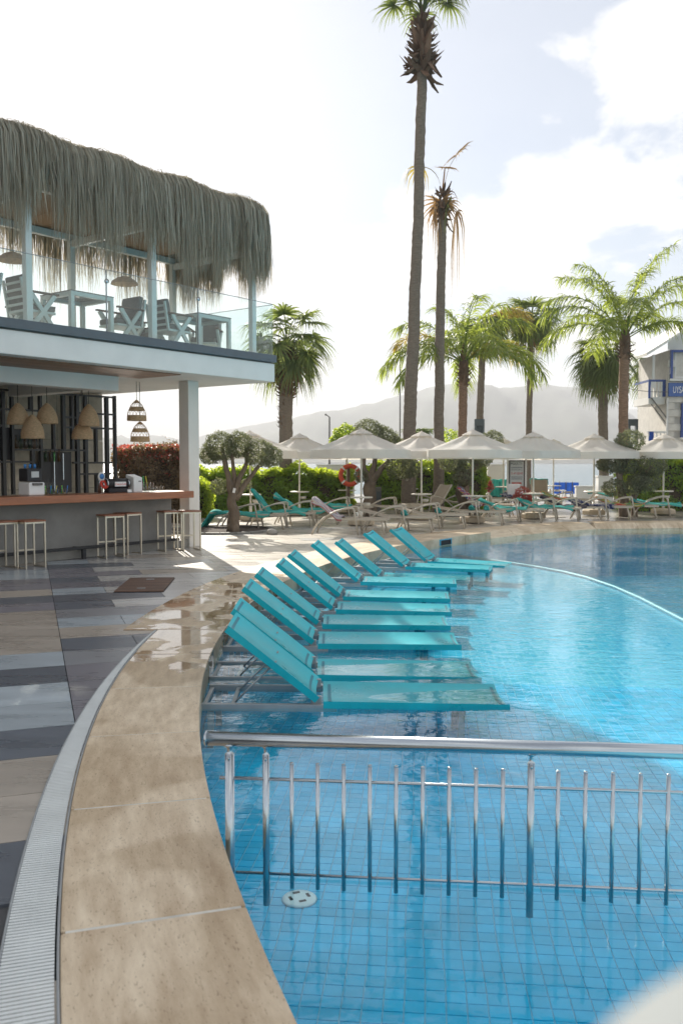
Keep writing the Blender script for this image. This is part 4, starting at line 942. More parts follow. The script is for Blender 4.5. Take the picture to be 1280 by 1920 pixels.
CH = [(-4.85, .9, 0, 'grey cushioned white armchair behind the left terrace post'), (-3.05, .95, 180, 'white armchair between the two middle terrace tables, facing left'),
      (-2.05, .75, 0, 'white armchair facing right toward the corner terrace table'), (-.45, 1.5, 215, 'white armchair nearest the glass corner of the terrace'),
      (-5.9, .9, 180, 'white armchair at the left edge of the terrace facing left'), (-4.2, 1.95, -95, 'white armchair behind the second terrace table'), (-1.6, 2.0, -80, 'white armchair behind the corner terrace table')]
c0 = terrace_chair()
for i, (a, b, rz, lab) in enumerate(CH):
    o = c0 if i == 0 else copy_tree(c0); o.location = BL(a, b, TZ); o.rotation_euler = (0, 0, BA + R(rz)); o['label'] = lab

# wooden hatch in the deck
ht = thing('floor_hatch', 'brown slatted wooden hatch set in the grey tile deck', 'hatch', (-2.68, 12.15, 0), R(4.5))
mb = MB(); mb.box((0, 0, .0), (.64, 1.36, .012)); mb.build('recess', M['dark_gap'], ht)
for i in range(13):
    mb = MB(); mb.box((0, -.62 + i * .1035, .012), (.63, .096, .018)); mb.build('slat', M['hatch_wood'], ht, bevel=.003)
for y in (-.45, .45):
    mb = MB(); mb.box((0, y, .0235), (.11, .04, .006)); mb.build('handle', M['alu'], ht, bevel=.002)

# ------------------------------------------------------------------ parasols
def umbrella():
    t = thing('parasol', 'x', 'parasol', (0, 0, 0), 0, 'cream parasols behind the pool')
    n = 8; rad = 1.36; zt, ze = 2.52, 2.0; P = []
    for i in range(9):
        q = i / 8; row = []
        for j in range(n * 6 + 1):
            f = (j % 6) / 6; th = 2 * math.pi * (j / 6) / n
            k = math.cos(math.pi / n) / math.cos((f - .5) * 2 * math.pi / n) if True else 1
            rr = (.05 + (rad - .05) * q) * (1 - (1 - k) * .9)
            sag = .075 * math.sin(math.pi * f) * math.sin(math.pi * min(1, q * 1.0)) + .05 * q * math.sin(math.pi * f) * 0
            z = zt - (zt - ze) * q ** .94 - sag
            row.append((rr * math.cos(th), rr * math.sin(th), z))
        P.append(row)
    mb = MB(); mb.grid(P); mb.build('canopy', M['canopy'], t)
    V = []
    for i in range(4):
        q = i / 3; row = []
        for (x, y, z) in P[-1]: row.append((x * (1 + .012 * q), y * (1 + .012 * q), z - .215 * q))
        V.append(row)
    mb = MB(); mb.grid(V); mb.build('valance', M['canopy'], t)
    mb = MB(); mb.lathe([(.33, 2.425), (.24, 2.475), (.10, 2.535), (.03, 2.57), (0, 2.60)], 8, sm=False); mb.build('vent_cap', M['canopy'], t)
    mb = MB()
    for j in range(n):
        th = 2 * math.pi * j / n; c, s = math.cos(th), math.sin(th)
        mb.tube([(.04 * c, .04 * s, 2.49), (1.33 * c, 1.33 * s, 1.985)], .012, 5); mb.tube([(.04 * c, .04 * s, 2.05), (.7 * c, .7 * s, 2.22)], .01, 5)
    mb.build('ribs', M['pole_cream'], t)
    mb = MB(); mb.tube([(0, 0, .1), (0, 0, 2.56)], .026, 12); mb.build('pole', M['pole_cream'], t)
    mb = MB(); mb.lathe([(.03, .70), (.05, .73), (.30, .735), (.30, .765), (.03, .765)], 22); mb.build('tray', M['pole_cream'], t)
    mb = MB(); mb.lathe([(.05, .52), (.09, .53), (.10, .60), (.085, .605), (.075, .54)], 14, (.16, .05, 0)); mb.build('ash_cup', M['pole_cream'], t)
    mb = MB(); mb.lathe([(.33, .02), (.36, .04), (.36, .15), (.31, .19), (.05, .19)], 8, sm=False); mb.build('base', M['base_stone'], t)
    mb = MB(); mb.tube([(0, 0, .17), (0, 0, .42)], .042, 12); mb.build('sleeve', M['pole_cream'], t)
    return t
def gx(px, D): return (px - 640) / 1670 * D
UM = [(470, 25.5, 10, 1.0, 'cream parasol half hidden behind the front olive tree'), (561, 28.0, 30, 1.0, 'cream parasol between the front olive tree and the large nearest parasol'),
      (677, 23.6, 12, 1.0, 'largest looking and nearest cream parasol, left of the tall palm trunks'), (650, 29.5, 5, 1.0, 'cream parasol mostly hidden behind the nearest parasol, by the life ring'),
      (790, 26.0, 25, 1.0, 'cream parasol in front of the tallest palm trunk'), (768, 31.0, 0, .97, 'cream parasol hidden behind the one at the tallest palm'),
      (885, 24.6, 22, 1.0, 'cream parasol standing over the red and blue towel'), (943, 33.5, 10, 1.0, 'small looking far parasol left of the notice board'),
      (1000, 26.4, 38, 1.0, 'cream parasol in front of the straight thin palm, by the notice board'), (1037, 35.0, 0, 1.0, 'far parasol peeking over the one by the notice board'),
      (1113, 28.2, 8, 1.05, 'grey shaded parasol in front of the open sea view'), (1243, 28.6, 20, 1.05, 'rightmost parasol, in front of the white stone building')]
u0 = umbrella()
for i, (px, D, rz, sc, lab) in enumerate(UM):
    o = u0 if i == 0 else copy_tree(u0); o.location = (gx(px, D), D, 0); o.rotation_euler = (R(random.uniform(-.6, .6)), R(random.uniform(-.6, .6)), R(rz)); o.scale = (sc, sc, 1); o['label'] = lab

# ------------------------------------------------------------------ deck loungers
def deck_lounger(ang):
    t = thing('sun_lounger', 'x', 'sun lounger', (0, 0, 0), 0, 'beige sun loungers on the terrace'); H = .36; w = .30
    ca, sa = math.cos(R(ang)), math.sin(R(ang)); hx = -.22
    for s in (-1, 1):
        mb = MB(); mb.beam((hx, s * w, H), (.95, s * w, H), .035, .05); mb.build('side_rail', M['lounger_frame'], t)
        mb = MB(); mb.beam((hx, s * w, H + .005), (hx - .74 * ca, s * w, H + .74 * sa), .03, .045, up=(0, 1, 0)); mb.build('back_rail', M['lounger_frame'], t)
        yy = s * (w + .045); pts = [(-.80, yy, .0)]
        for q in range(9):
            u_ = q / 8; pts.append((-.76 + .92 * u_ ** 1.1, yy, .10 + .52 * math.sin(u_ * math.pi / 2) ** .75))
        mb = MB(); mb.tube(pts + [(.19, yy, .60)], .02, 8); mb.build('armrest', M['lounger_frame'], t)
        mb = MB(); mb.tube([(.19, yy, .61), (.22, yy, .42), (.29, yy, 0)], .021, 8); mb.build('leg', M['lounger_frame'], t)
        mb = MB(); mb.tube([(.82, s * (w - .01), H), (.90, s * (w + .01), 0)], .021, 8); mb.build('leg', M['lounger_frame'], t)
    for x in (.95, .3, hx):
        mb = MB(); mb.beam((x, -w, H - .012), (x, w, H - .012), .03, .03); mb.build('cross_bar', M['lounger_frame'], t)
    P = [[(hx + (.95 - hx) * i / 6, -w + 2 * w * j / 6, H + .022 - .02 * math.sin(math.pi * j / 6)) for j in range(7)] for i in range(7)]
    mb = MB(); mb.grid(P); mb.grid([[(x, y, z - .012) for x, y, z in reversed(r)] for r in P]); mb.build('seat', M['lounger_sling'], t)
    P = [[(hx - .74 * ca * i / 6, -w + 2 * w * j / 6, H + .022 + .74 * sa * i / 6 - .03 * math.sin(math.pi * j / 6)) for j in range(7)] for i in range(7)]
    mb = MB(); mb.grid(P); mb.grid([[(x, y, z - .012) for x, y, z in reversed(r)] for r in P]); mb.build('backrest', M['lounger_sling'], t)
    return t
PROTO = {}
def place_lounger(x, y, rz, ang, lab):
    if ang not in PROTO: o = PROTO[ang] = deck_lounger(ang)
    else: o = copy_tree(PROTO[ang])
    o.location = (x, y, 0); o.rotation_euler = (0, 0, R(rz)); o['label'] = lab; return o
def towel_draped(x, y, rz, ang, m, lab, x0=-.95, x1=.7, grp=None):
    H = .36; hx = -.22; ca, sa = math.cos(R(ang)), math.sin(R(ang)); n = 26; P = []
    r = np.random.default_rng(int(abs(x * 100) + abs(y * 10)))
    ph = r.uniform(0, 6, 4)
    for i in range(n + 1):
        s = x0 + (x1 - x0) * i / n; row = []
        for j in range(13):
            q = j / 12; yy = (q - .5) * .70
            d = .016 * math.sin(9 * s + 7 * yy + ph[0]) + .012 * math.sin(21 * yy + 4 * s + ph[1]) + .01 * math.sin(17 * s - 9 * yy + ph[2])
            if s >= hx: px_, pz = s, H + .045
            else: px_, pz = hx + (s - hx) * ca, H + .045 + (hx - s) * sa
            if s < -.96: pz -= (-.96 - s) * 1.6
            if abs(q - .5) > .44: pz -= .12 * (abs(q - .5) - .44) / .06 * (.6 + .4 * math.sin(5 * s + ph[3]))
            row.append((px_, yy, pz + d))
        P.append(row)
    mb = MB(); mb.grid(P); o = mb.build('towel', M[m], None, (x, y, 0), (0, 0, R(rz)))
    so = o.modifiers.new('thick', 'SOLIDIFY'); so.thickness = .012; so.offset = 0
    return tag(o, lab, 'towel', grp)
def towel_roll(x, y, rz, dx, lab):
    t = thing('rolled_towel', lab, 'towel', (x, y, 0), R(rz), 'rolled teal towels on loungers')
    pts = [(dx, -.22 + .44 * i / 6, .45 + .004 * (-1) ** i) for i in range(7)]
    mb = MB(); mb.tube(pts, [.05, .066, .068, .064, .069, .066, .05], 14); mb.build('roll', M['towel_teal'], t)
    mb = MB(); mb.tube([(dx, -.235, .45), (dx, .235, .45)], .028, 10); mb.tube([(dx + .055, -.2, .41), (dx + .07, .2, .405)], .02, 8); mb.build('fold', M['towel_teal'], t)
def pg(px, py):           # metres on the deck for a point seen at the 1280 wide picture's px, py (layout table)
    D = 1.69 * 1670 / (py - 866); return gx(px, D), D
LN = [  # centre px,py, heading, back angle, towel, label
 (652, 1001, -9, 38, ('towel_stripe', -.97, -.1), 'beige lounger with raised back nearest the pool loungers, striped towel on its back'),
 (742, 996, -10, 14, 'roll', 'beige lounger under the nearest parasol with a rolled teal towel'),
 (806, 990, -12, 14, 'roll', 'beige lounger right of the nearest parasol with a flattened teal roll'),
 (880, 983, -14, 8, 'roll2', 'beige flat lounger carrying two teal rolls at the pool edge'),
 (955, 978, -16, 20, ('towel_teal', -.9, .5), 'beige lounger draped in teal left of the notice board parasol pole'),
 (1025, 975, -17, 20, ('towel_teal', -.9, .75), 'beige lounger with rumpled teal towel right of the notice board parasol pole'),
 (1068, 973, -18, 24, ('towel_dark', -.9, .5), 'beige lounger covered by a black towel at the far pool edge'),
 (1122, 972, -18, 18, ('towel_navy', -.9, .45), 'beige lounger with a navy towel below the grey shaded parasol'),
 (1172, 970, -18, 18, ('towel_red', -.9, .55), 'beige lounger with a red and multicoloured towel near the clipped olive'),
 (1238, 968, -18, 12, ('towel_teal', -.9, .6), 'beige lounger with a light teal towel near the right edge of the photo'),
 (468, 991, -4, 4, ('towel_teal', -1.25, .55), 'flat beige lounger behind the front olive trunk, teal towel hanging off its head'),
 (522, 987, -4, 52, ('towel_teal', -.97, .75), 'beige lounger with steeply raised back under a striped teal towel'),
 (572, 982, -4, 36, ('towel_teal', -.97, .8), 'beige lounger with teal towel and raised back in front of the hedge'),
 (640, 972, -6, 12, ('towel_teal', -.5, .3), 'beige lounger below the life ring with a crumpled teal towel'),
 (728, 972, -8, 6, None, 'bare flat beige lounger beside the second olive trunk'),
 (805, 966, -150, 54, None, 'bare lounger with steep back beside the tallest palm trunk'),
 (862, 962, -10, 14, None, 'bare beige lounger at the foot of the dying palm'),
 (905, 967, -20, 44, ('towel_multi', -.95, .2), 'beige lounger with a red, white and blue patterned towel'),
 (935, 950, -100, 58, ('towel_teal', -.97, .3), 'lounger facing the pool with teal towel over its upright back'),
 (1013, 946, 70, 60, ('towel_teal', -.99, -.75), 'upright lounger seen from behind, teal towel over its top edge'),
 (1140, 944, -20, 10, ('towel_teal', -.8, .2), 'far lounger with teal towel left of the clipped olive trunk'),
 (1208, 953, -24, 30, ('towel_teal', -.95, .6), 'second row lounger with pale teal towel right of the olive'),
 (1262, 953, -24, 30, ('towel_teal', -.95, .6), 'second row lounger with pale teal towel at the right edge of the photo'),
 (990, 957, -20, 16, ('towel_navy', -.9, .1), 'second row lounger with dark blue spotted towel'),
 (1060, 955, -20, 20, ('towel_red', -.9, .1), 'second row lounger with colourful clothes in front of the low white wall')]
for i, (px, py, rz, ang, tw, lab) in enumerate(LN):
    x, y = pg(px, py)
    place_lounger(x, y, rz, ang, lab)
    who = lab.replace('beige ', '')
    if isinstance(tw, tuple):
        cname = {'towel_teal': 'teal', 'towel_stripe': 'striped grey', 'towel_dark': 'black', 'towel_navy': 'navy', 'towel_red': 'red multicoloured', 'towel_multi': 'red white and blue'}[tw[0]]
        where = {0: 'on the raised lounger nearest the pool loungers', 4: 'left of the notice board parasol pole', 5: 'right of the notice board parasol pole', 6: 'on a front row lounger at the far edge', 7: 'on a front row lounger under the grey parasol', 8: 'on a front row lounger near the olive', 9: 'on the front row lounger at the right edge', 10: 'hanging off a flat lounger behind the olive trunk', 11: 'striped, on the steepest lounger back by the hedge', 12: 'on the second raised lounger by the hedge', 13: 'crumpled on a lounger below the life ring', 17: 'over a raised lounger back', 18: 'over an upright lounger facing the pool', 19: 'over the top edge of a lounger seen from behind', 20: 'on a far lounger left of the clipped olive', 21: 'on a second row lounger right of the olive', 22: 'on a second row lounger at the right edge', 23: 'spotted, on a second row lounger', 24: 'on a second row lounger before the white wall'}[i]
        towel_draped(x, y, rz, ang, tw[0], f'{cname} towel {where}', tw[1], tw[2], 'towels on the sun loungers')
    elif tw == 'roll': towel_roll(x, y, rz, .2, 'rolled teal towel on the lounger ' + ('under the nearest parasol' if i == 1 else 'right of the nearest parasol'))
    elif tw == 'roll2':
        towel_roll(x, y, rz, .05, 'left one of two teal rolls lying on the flat lounger'); towel_roll(x, y, rz, .45, 'right one of two teal rolls lying on the flat lounger')

# ------------------------------------------------------------------ plants
def leaf_quads(C, Nrm, size, r, up=.3):
    """diamond leaves at C facing roughly Nrm."""
    n = len(C); N_ = unit(Nrm + r.normal(0, .55, (n, 3))); t = unit(np.cross(N_, r.normal(0, 1, (n, 3)))); b = np.cross(N_, t)
    L = size * r.uniform(.6, 1.3, n)[:, None]; Wd = L * r.uniform(.32, .5, n)[:, None]
    return np.stack([C - t * L * .5, C + b * Wd * .5 + N_ * L * .08, C + t * L * .5 - N_ * L * .1, C - b * Wd * .5 + N_ * L * .08], 1)
def blob_leaves(centers, n, size, seed, flat=1.0):
    r = np.random.default_rng(seed); Q = []
    tot = sum(c[3] ** 2 for c in centers)
    for (x, y, z, rad) in centers:
        k = int(n * rad ** 2 / tot); d = unit(r.normal(0, 1, (k, 3)))
        bump = 1 + .09 * np.sin(d[:, 0] * 7 + seed) * np.sin(d[:, 1] * 6 + 1) + .07 * np.sin(d[:, 2] * 9 + d[:, 0] * 5)
        q = r.uniform(.62, 1.03, k) ** .6
        C = np.array([x, y, z]) + d * (rad * bump * q)[:, None] * np.array([1, 1, flat])
        Q.append(leaf_quads(C, d + np.array([0, 0, .3]), size, r))
    return np.concatenate(Q)
def olive(x, y, lab, branches, blobs, n, base_r, size=.06, seed=1, flat=.9):
    t = thing('olive_tree', lab, 'olive tree', (x, y, 0), 0, 'clipped olive trees')
    mb = MB()
    for pts, r0, r1 in branches:
        k = len(pts); P = []; Rr = []
        for i in range(4 * (k - 1) + 1):
            a = min(i // 4, k - 2); f = i / 4 - a; p = Vector(pts[a]).lerp(Vector(pts[a + 1]), f)
            p += Vector((random.uniform(-1, 1), random.uniform(-1, 1), 0)) * r0 * .16 * (0 < i < 4 * (k - 1)); P.append(p); Rr.append((r0 + (r1 - r0) * i / (4 * (k - 1))) * random.uniform(.9, 1.12))
        mb.tube(P, Rr, 10)
    mb.build('trunk', M['olive_bark'], t)
    link('crown', np_mesh('crown', blob_leaves(blobs, n, size, seed, flat), 4, M['olive_leaf']), t)
    return t
# front olive beside the loungers
olive(-2.56, 21.05, 'clipped cloud-pruned olive tree with gnarled trunk nearest the bar', [
    ([(0, 0, -.05), (.02, 0, .35), (-.03, .0, .8), (0, 0, 1.0)], .14, .11), ([(-.09, .02, 0), (-.05, 0, .5)], .09, .06), ([(.09, 0, 0), (.06, .02, .4)], .08, .055),
    ([(-.02, 0, .85), (-.10, 0, 1.3), (-.20, 0, 1.75), (-.26, 0, 2.05)], .085, .04), ([(0, 0, .9), (.02, .05, 1.3), (-.02, .0, 1.9)], .075, .035), ([(.04, 0, .9), (.12, 0, 1.25), (.30, 0, 1.6), (.36, 0, 1.9)], .075, .035),
    ([(.06, .0, .8), (.30, .05, 1.2), (.62, 0, 1.6), (.72, 0, 1.75)], .07, .04)],
    [(-.28, 0, 2.05, .40), (.12, .1, 2.1, .36), (-.55, .05, 1.85, .26), (.62, 0, 1.88, .38), (.90, .1, 1.82, .28), (-.35, .15, 1.1, .22), (.28, .2, 1.15, .16)], 15000, .19, .05, 3)
olive(.85, 27.6, 'tall olive tree behind the nearest parasol, crown above the canopies', [
    ([(0, 0, -.05), (.02, 0, .6), (.05, 0, 1.1)], .24, .18), ([(.05, 0, 1.0), (-.2, 0, 1.6), (-.1, 0, 2.6)], .12, .06), ([(.05, 0, 1.0), (.4, 0, 1.5), (.6, 0, 1.75)], .11, .05), ([(.05, 0, 1.0), (.2, .1, 1.8), (.35, 0, 2.4)], .1, .05)],
    [(-.02, 0, 2.55, .52), (.42, 0, 2.35, .50), (.75, .1, 2.2, .36), (.95, 0, 1.55, .48), (1.3, .1, 1.5, .34), (-.25, -.1, 1.25, .22)], 15000, .24, .065, 5)
olive(4.05, 28.6, 'leaning olive tree under the parasol by the multicoloured towel', [
    ([(0, 0, -.05), (-.15, 0, .7), (-.1, 0, 1.2)], .25, .2), ([(-.1, 0, 1.1), (-.4, 0, 1.6), (-.3, 0, 2.2)], .13, .06), ([(-.1, 0, 1.1), (.3, 0, 1.7), (.7, 0, 2.1)], .12, .05)],
    [(.78, 0, 2.38, .36), (.4, 0, 1.85, .4), (-.5, 0, 1.75, .45), (-.2, -.2, 1.2, .34), (.0, .2, 1.6, .4)], 11000, .25, .065, 7)
olive(8.80, 27.8, 'cloud-pruned olive tree of flat clipped pads on the right', [
    ([(0, 0, -.05), (0, 0, .5), (-.05, 0, .8)], .14, .12), ([(-.05, 0, .7), (-.15, 0, 1.3), (-.2, 0, 1.7)], .11, .07), ([(.35, 0, -.05), (.32, 0, .6), (.6, 0, 1.2), (.85, 0, 1.55)], .11, .06), ([(-.15, 0, 1.2), (.15, 0, 1.9), (.2, 0, 2.3)], .07, .05)],
    [(.18, 0, 2.36, .46), (-.35, 0, 1.62, .42), (-.62, 0, 1.6, .28), (.05, 0, 1.58, .40), (.85, 0, 1.60, .50), (-.30, -.1, .88, .40), (.25, -.1, .88, .30), (.72, 0, 1.05, .44), (.45, 0, 1.1, .36)], 19000, .14, .06, 9, .72)
def hedge(name, lab, cat, x0, x1, y0, y1, h, n, size, seed, m='hedge_leaf', round_=.25, tops=None, group=None):
    cx, cy = (x0 + x1) / 2, (y0 + y1) / 2
    t = thing(name, lab, cat, (cx, cy, 0), 0, group)
    r = np.random.default_rng(seed); lx, ly = (x1 - x0) / 2, (y1 - y0) / 2
    # sample on the box shell: front, top, sides; bumpy
    A = np.array([2*lx*h, 2*lx*2*ly, 2*ly*h, 2*ly*h, 2*lx*h*.4]); k = r.choice(5, n, p=A / A.sum()); u_ = r.uniform(-1, 1, n); v_ = r.uniform(0, 1, n)
    C = np.zeros((n, 3)); Nn = np.zeros((n, 3))
    C[:, 0] = np.where(k == 2, -lx, np.where(k == 3, lx, u_ * lx)); C[:, 1] = np.where(k == 0, -ly, np.where(k == 4, ly, np.where(k == 1, (v_ * 2 - 1) * ly, u_ * ly)))
    C[:, 2] = np.where(k == 1, h, v_ * h)
    Nn[k == 0] = (0, -1, .3); Nn[k == 4] = (0, 1, .3); Nn[k == 1] = (0, 0, 1); Nn[k == 2] = (-1, 0, .3); Nn[k == 3] = (1, 0, .3)
    bump = .10 * np.sin(C[:, 0] * 3.1 + seed) + .08 * np.sin(C[:, 0] * 7.3 + C[:, 2] * 5) + .06 * np.sin(C[:, 2] * 9 + C[:, 0] * 2)
    C += unit(Nn) * (bump - r.uniform(0, .22, n))[:, None]
    top = (k == 1) | (C[:, 2] > h * .9); C[top, 2] += np.abs(r.normal(0, .06, top.sum()))
    C[:, 2] = np.maximum(C[:, 2], .03)
    f = link('foliage', np_mesh('foliage', leaf_quads(C, Nn, size, r), 4, M[m]), t, kind='stuff')
    mb = MB(); mb.box((0, 0, h * .44), (2 * lx - .4, max(.1, 2 * ly - .4), h * .86)); mb.build('branches', M['twig'], t)
    if tops is not None:
        kk = int(n * tops); C2 = np.stack([r.uniform(-lx, lx, kk), r.uniform(-ly, ly, kk), h + .12 - np.abs(r.normal(0, .30, kk))], 1)
        link('red_shoots', np_mesh('red_shoots', leaf_quads(C2, np.tile([0, -.3, 1.0], (kk, 1)), size, r), 4, M['photinia_red']), t, kind='stuff')
    return t
hedge('hedge', 'long bright green hedge behind the loungers, lit along its top', 'hedge', -5.2, .35, 29.8, 30.9, 1.42, 23000, .13, 11)
hedge('hedge', 'dark green hedge behind the two tallest palm trunks', 'hedge', .9, 5.2, 31.8, 32.8, 1.62, 15000, .13, 12)
hedge('hedge', 'bright green hedge at the right behind the last parasol', 'hedge', 9.8, 14.5, 30.6, 32.2, 1.85, 17000, .13, 13)
hedge('red_bush', 'large red tipped photinia bush behind the bar', 'bush', -6.3, -4.35, 24.4, 26.2, 2.05, 17000, .10, 14, 'photinia_leaf', tops=.2)
hedge('hedge', 'low dark green hedge between the bar column and the red bush', 'hedge', -5.5, -3.9, 26.6, 27.6, 1.15, 6000, .12, 15)
def shrub(x, y, z, rad, n, m, lab, size, seed, cat='bush', name='shrub'):
    t = thing(name, lab, cat, (x, y, 0)); mb = MB(); mb.tube([(0, 0, -.02), (.03, 0, z * .5), (0, 0, z)], [.06, .05, .03], 7); mb.build('stem', M['olive_bark'], t)
    link('crown', np_mesh('crown', blob_leaves([(0, 0, z, rad), (rad * .5, 0, z - rad * .4, rad * .7), (-rad * .5, .1, z - rad * .4, rad * .7)], n, size, seed), 4, M[m]), t); return t
shrub(.18, 33.5, 2.55, .55, 5000, 'hedge_leaf', 'yellow green bush top left of the tall olive crown', .11, 21)
shrub(4.35, 36.0, 2.3, .7, 4500, 'hedge_leaf', 'light yellow green bush behind the dying palm', .11, 22)
shrub(6.2, 30.5, .55, .3, 1600, 'photinia_red', 'low red flowering plant right of the notice board', .07, 23)
shrub(5.3, 33.2, .9, .32, 1700, 'photinia_red', 'small red flowering bush beside the white wall', .07, 24)
# soil bed and kerb round the front olive
bed_ = MB(); bed_.lathe([(1.25, .004), (1.15, .03), (.6, .05), (0, .07)], 30, (-3.0, 21.9, 0)); so = bed_.build('soil_bed', M['soil']); tag(so, kind='structure')
kb = thing('bed_kerb', 'low curved stone kerb round the olive tree bed', 'kerb', (-3.0, 21.9, 0))
for i in range(22):
    t0, t1 = 2 * math.pi * i / 22 + .006, 2 * math.pi * (i + 1) / 22 - .006
    mb = MB(); mb.prism([(1.22 * math.cos(t0), 1.22 * math.sin(t0)), (1.34 * math.cos(t0), 1.34 * math.sin(t0)), (1.34 * math.cos(t1), 1.34 * math.sin(t1)), (1.22 * math.cos(t1), 1.22 * math.sin(t1))], 0, .05); mb.build('kerb_stone', M['plinth'], kb, bevel=.006)
rk = MB(); rk.lathe([(.11, 0), (.14, .05), (.10, .11), (0, .13)], 9, (-1.62, 20.75, 0)); tag(rk.build('rock', M['rock']), 'grey rounded rock on the paving beside the olive tree bed', 'rock')
tg = MB(); tg.box((0, 0, 0), (.06, .01, .11)); o = tg.build('tree_tag', M['plastic_white'], None, (-2.51, 20.86, 1.02), (0, R(15), 0)); tag(o, 'small white tag hanging on the front olive trunk', 'tag')

# ------------------------------------------------------------------ palms
def fan_frond(seed, elev, pet, bl, nb=30, sag=.5, spread=118, w=.028):
    r = np.random.default_rng(seed); pts = [np.zeros(3)]; a = R(elev); d = np.array([1., 0, 0])
    for i in range(6):
        d = np.array([math.cos(a), 0, math.sin(a)]); pts.append(pts[-1] + d * pet / 6); a -= R(5 + 22 * max(0, math.cos(a)) * sag)
    hub = pts[-1]; up = np.array([-d[2], 0, d[0]]); side = np.array([0, 1., 0])
    Q = []
    P = np.array(pts); ws = np.linspace(.03, .018, 7)
    Wp = np.tile(np.array([[0, 1., 0]]), (7, 1)) * ws[:, None]
    strands = [(P, Wp)]
    Pk, Wk = [], []
    for j in range(nb):
        ph = R(-spread + 2 * spread * j / (nb - 1)) + r.normal(0, .03)
        dd = d * math.cos(ph) + side * math.sin(ph); dd = dd + up * .15 * (1 - math.cos(ph)); dd /= np.linalg.norm(dd)
        L = bl * (.72 + .28 * math.cos(ph * .6)) * r.uniform(.88, 1.08); row = []; sg = r.uniform(.5, 1.3) * sag
        for q in (0, .22, .48, .72, .88, 1.0):
            p = hub + dd * L * q; p = p + np.array([0, 0, -1]) * L * sg * q ** 2.4 * .9
            if q > .7: p = p + np.array([0, 0, -1]) * (q - .7) * L * sg * .9 - dd * (q - .7) * L * .5 * sg
            row.append(p)
        wd = np.cross(dd, up); wd /= max(1e-6, np.linalg.norm(wd)); wd = wd + up * r.normal(0, .5); wd /= np.linalg.norm(wd)
        Pk.append(row); Wk.append([wd * w * k for k in (.35, 1.15, 1.05, .6, .32, .06)])
    return strands, np.array(Pk), np.array(Wk)
def feather_frond(seed, elev, L, nl=58, sag=1.0, w=.017, ll=.62):
    r = np.random.default_rng(seed); a = R(elev); p = np.zeros(3); pts = [p]; ds = []
    n = 18
    for i in range(n):
        d = np.array([math.cos(a), 0, math.sin(a)]); ds.append(d); p = p + d * L / n; pts.append(p)
        a -= R((2.2 + 6.5 * (i / n)) * sag) * (.45 + .75 * max(0, math.cos(a)))
    ds.append(ds[-1]); pts = np.array(pts); ds = np.array(ds)
    Wp = np.tile(np.array([[0, 1., 0]]), (n + 1, 1)) * np.linspace(.04, .006, n + 1)[:, None]
    Pk, Wk = [], []
    for s in (-1, 1):
        for j in range(nl):
            q = .16 + .84 * j / (nl - 1) + r.normal(0, .004); q = min(.999, q); i = int(q * n); f = q * n - i
            c = pts[i] * (1 - f) + pts[i + 1] * f; d = ds[i]; up = np.array([-d[2], 0, d[0]])
            l = ll * (.45 + .75 * math.sin(math.pi * min(1, (q - .08) * .98)) ** .7) * r.uniform(.8, 1.12)
            sp = np.array([0, s, 0]) * r.uniform(.62, .95) + d * r.uniform(.45, .8) + up * r.normal(.12, .28); sp /= np.linalg.norm(sp)
            g = r.uniform(.35, 1.0); row = []
            for t in (0, .35, .7, 1.0): row.append(c + sp * l * t * (1 - .25 * t * g) + np.array([0, 0, -1]) * l * g * .85 * t ** 1.9)
            wd = np.cross(sp, np.array([0, 0, 1.])); wd = wd / max(1e-6, np.linalg.norm(wd)) * .8 + up * r.normal(0, .5); wd /= np.linalg.norm(wd)
            Pk.append(row); Wk.append([wd * w * k for k in (.5, 1.1, .8, .1)])
    return [(pts, Wp)], np.array(Pk), np.array(Wk)
def frond_mesh(name, fr, m):
    strands, Pk, Wk = fr
    me = ribbons_mesh(name, Pk, Wk, m)
    import bmesh
    bm = bmesh.new(); bm.from_mesh(me)
    for P, W in strands:
        vs = []
        for p, w in zip(P, W):
            h = np.array([0, 0, np.linalg.norm(w) * .7]); vs.append([bm.verts.new(p - w), bm.verts.new(p + h), bm.verts.new(p + w), bm.verts.new(p - h)])
        for a, b in zip(vs, vs[1:]):
            for j in range(4): bm.faces.new((a[j], a[(j+1) % 4], b[(j+1) % 4], b[j]))
    bm.to_mesh(me); bm.free(); return me
FC = {}
def fan(elev, pet, bl, m, seed, sag=.5, nb=30, w=.028):
    key = ('fan', elev, pet, bl, m, seed, sag, nb, w)
    if key not in FC: FC[key] = frond_mesh('frond', fan_frond(seed, elev, pet, bl, nb, sag, w=w), M[m])
    return FC[key]
def feather(elev, L, m, seed, sag=1.0, ll=.70):
    key = ('fea', elev, L, m, seed, sag, ll)
    if key not in FC: FC[key] = frond_mesh('frond', feather_frond(seed, elev, L, 76, sag, w=.019, ll=ll), M[m])
    return FC[key]
def palm_trunk(t, pts, r0, r1, m, rings=60, flare=.25):
    P = []; Rr = []; n = rings; wob = 0.0
    for i in range(n + 1):
        q = i / n; k = q * (len(pts) - 1); a = min(int(k), len(pts) - 2); f = k - a
        p0_, p1_, p2_, p3_ = [Vector(pts[max(0, min(len(pts) - 1, a + o))]) for o in (-1, 0, 1, 2)]
        p = .5 * ((2 * p1_) + (p2_ - p0_) * f + (2 * p0_ - 5 * p1_ + 4 * p2_ - p3_) * f * f + (3 * p1_ - p0_ - 3 * p2_ + p3_) * f ** 3)
        wob += random.uniform(-1, 1) * r0 * .05 - wob * .06; P.append(p + Vector((wob, wob * .6, 0))); Rr.append((r0 + (r1 - r0) * q + flare * r0 * math.exp(-q * 14)) * (1 + (.035 if i % 2 else -.02)) * random.uniform(.975, 1.025))
    mb = MB(); mb.tube(P, Rr, 14); mb.build('trunk', M[m], t); return P
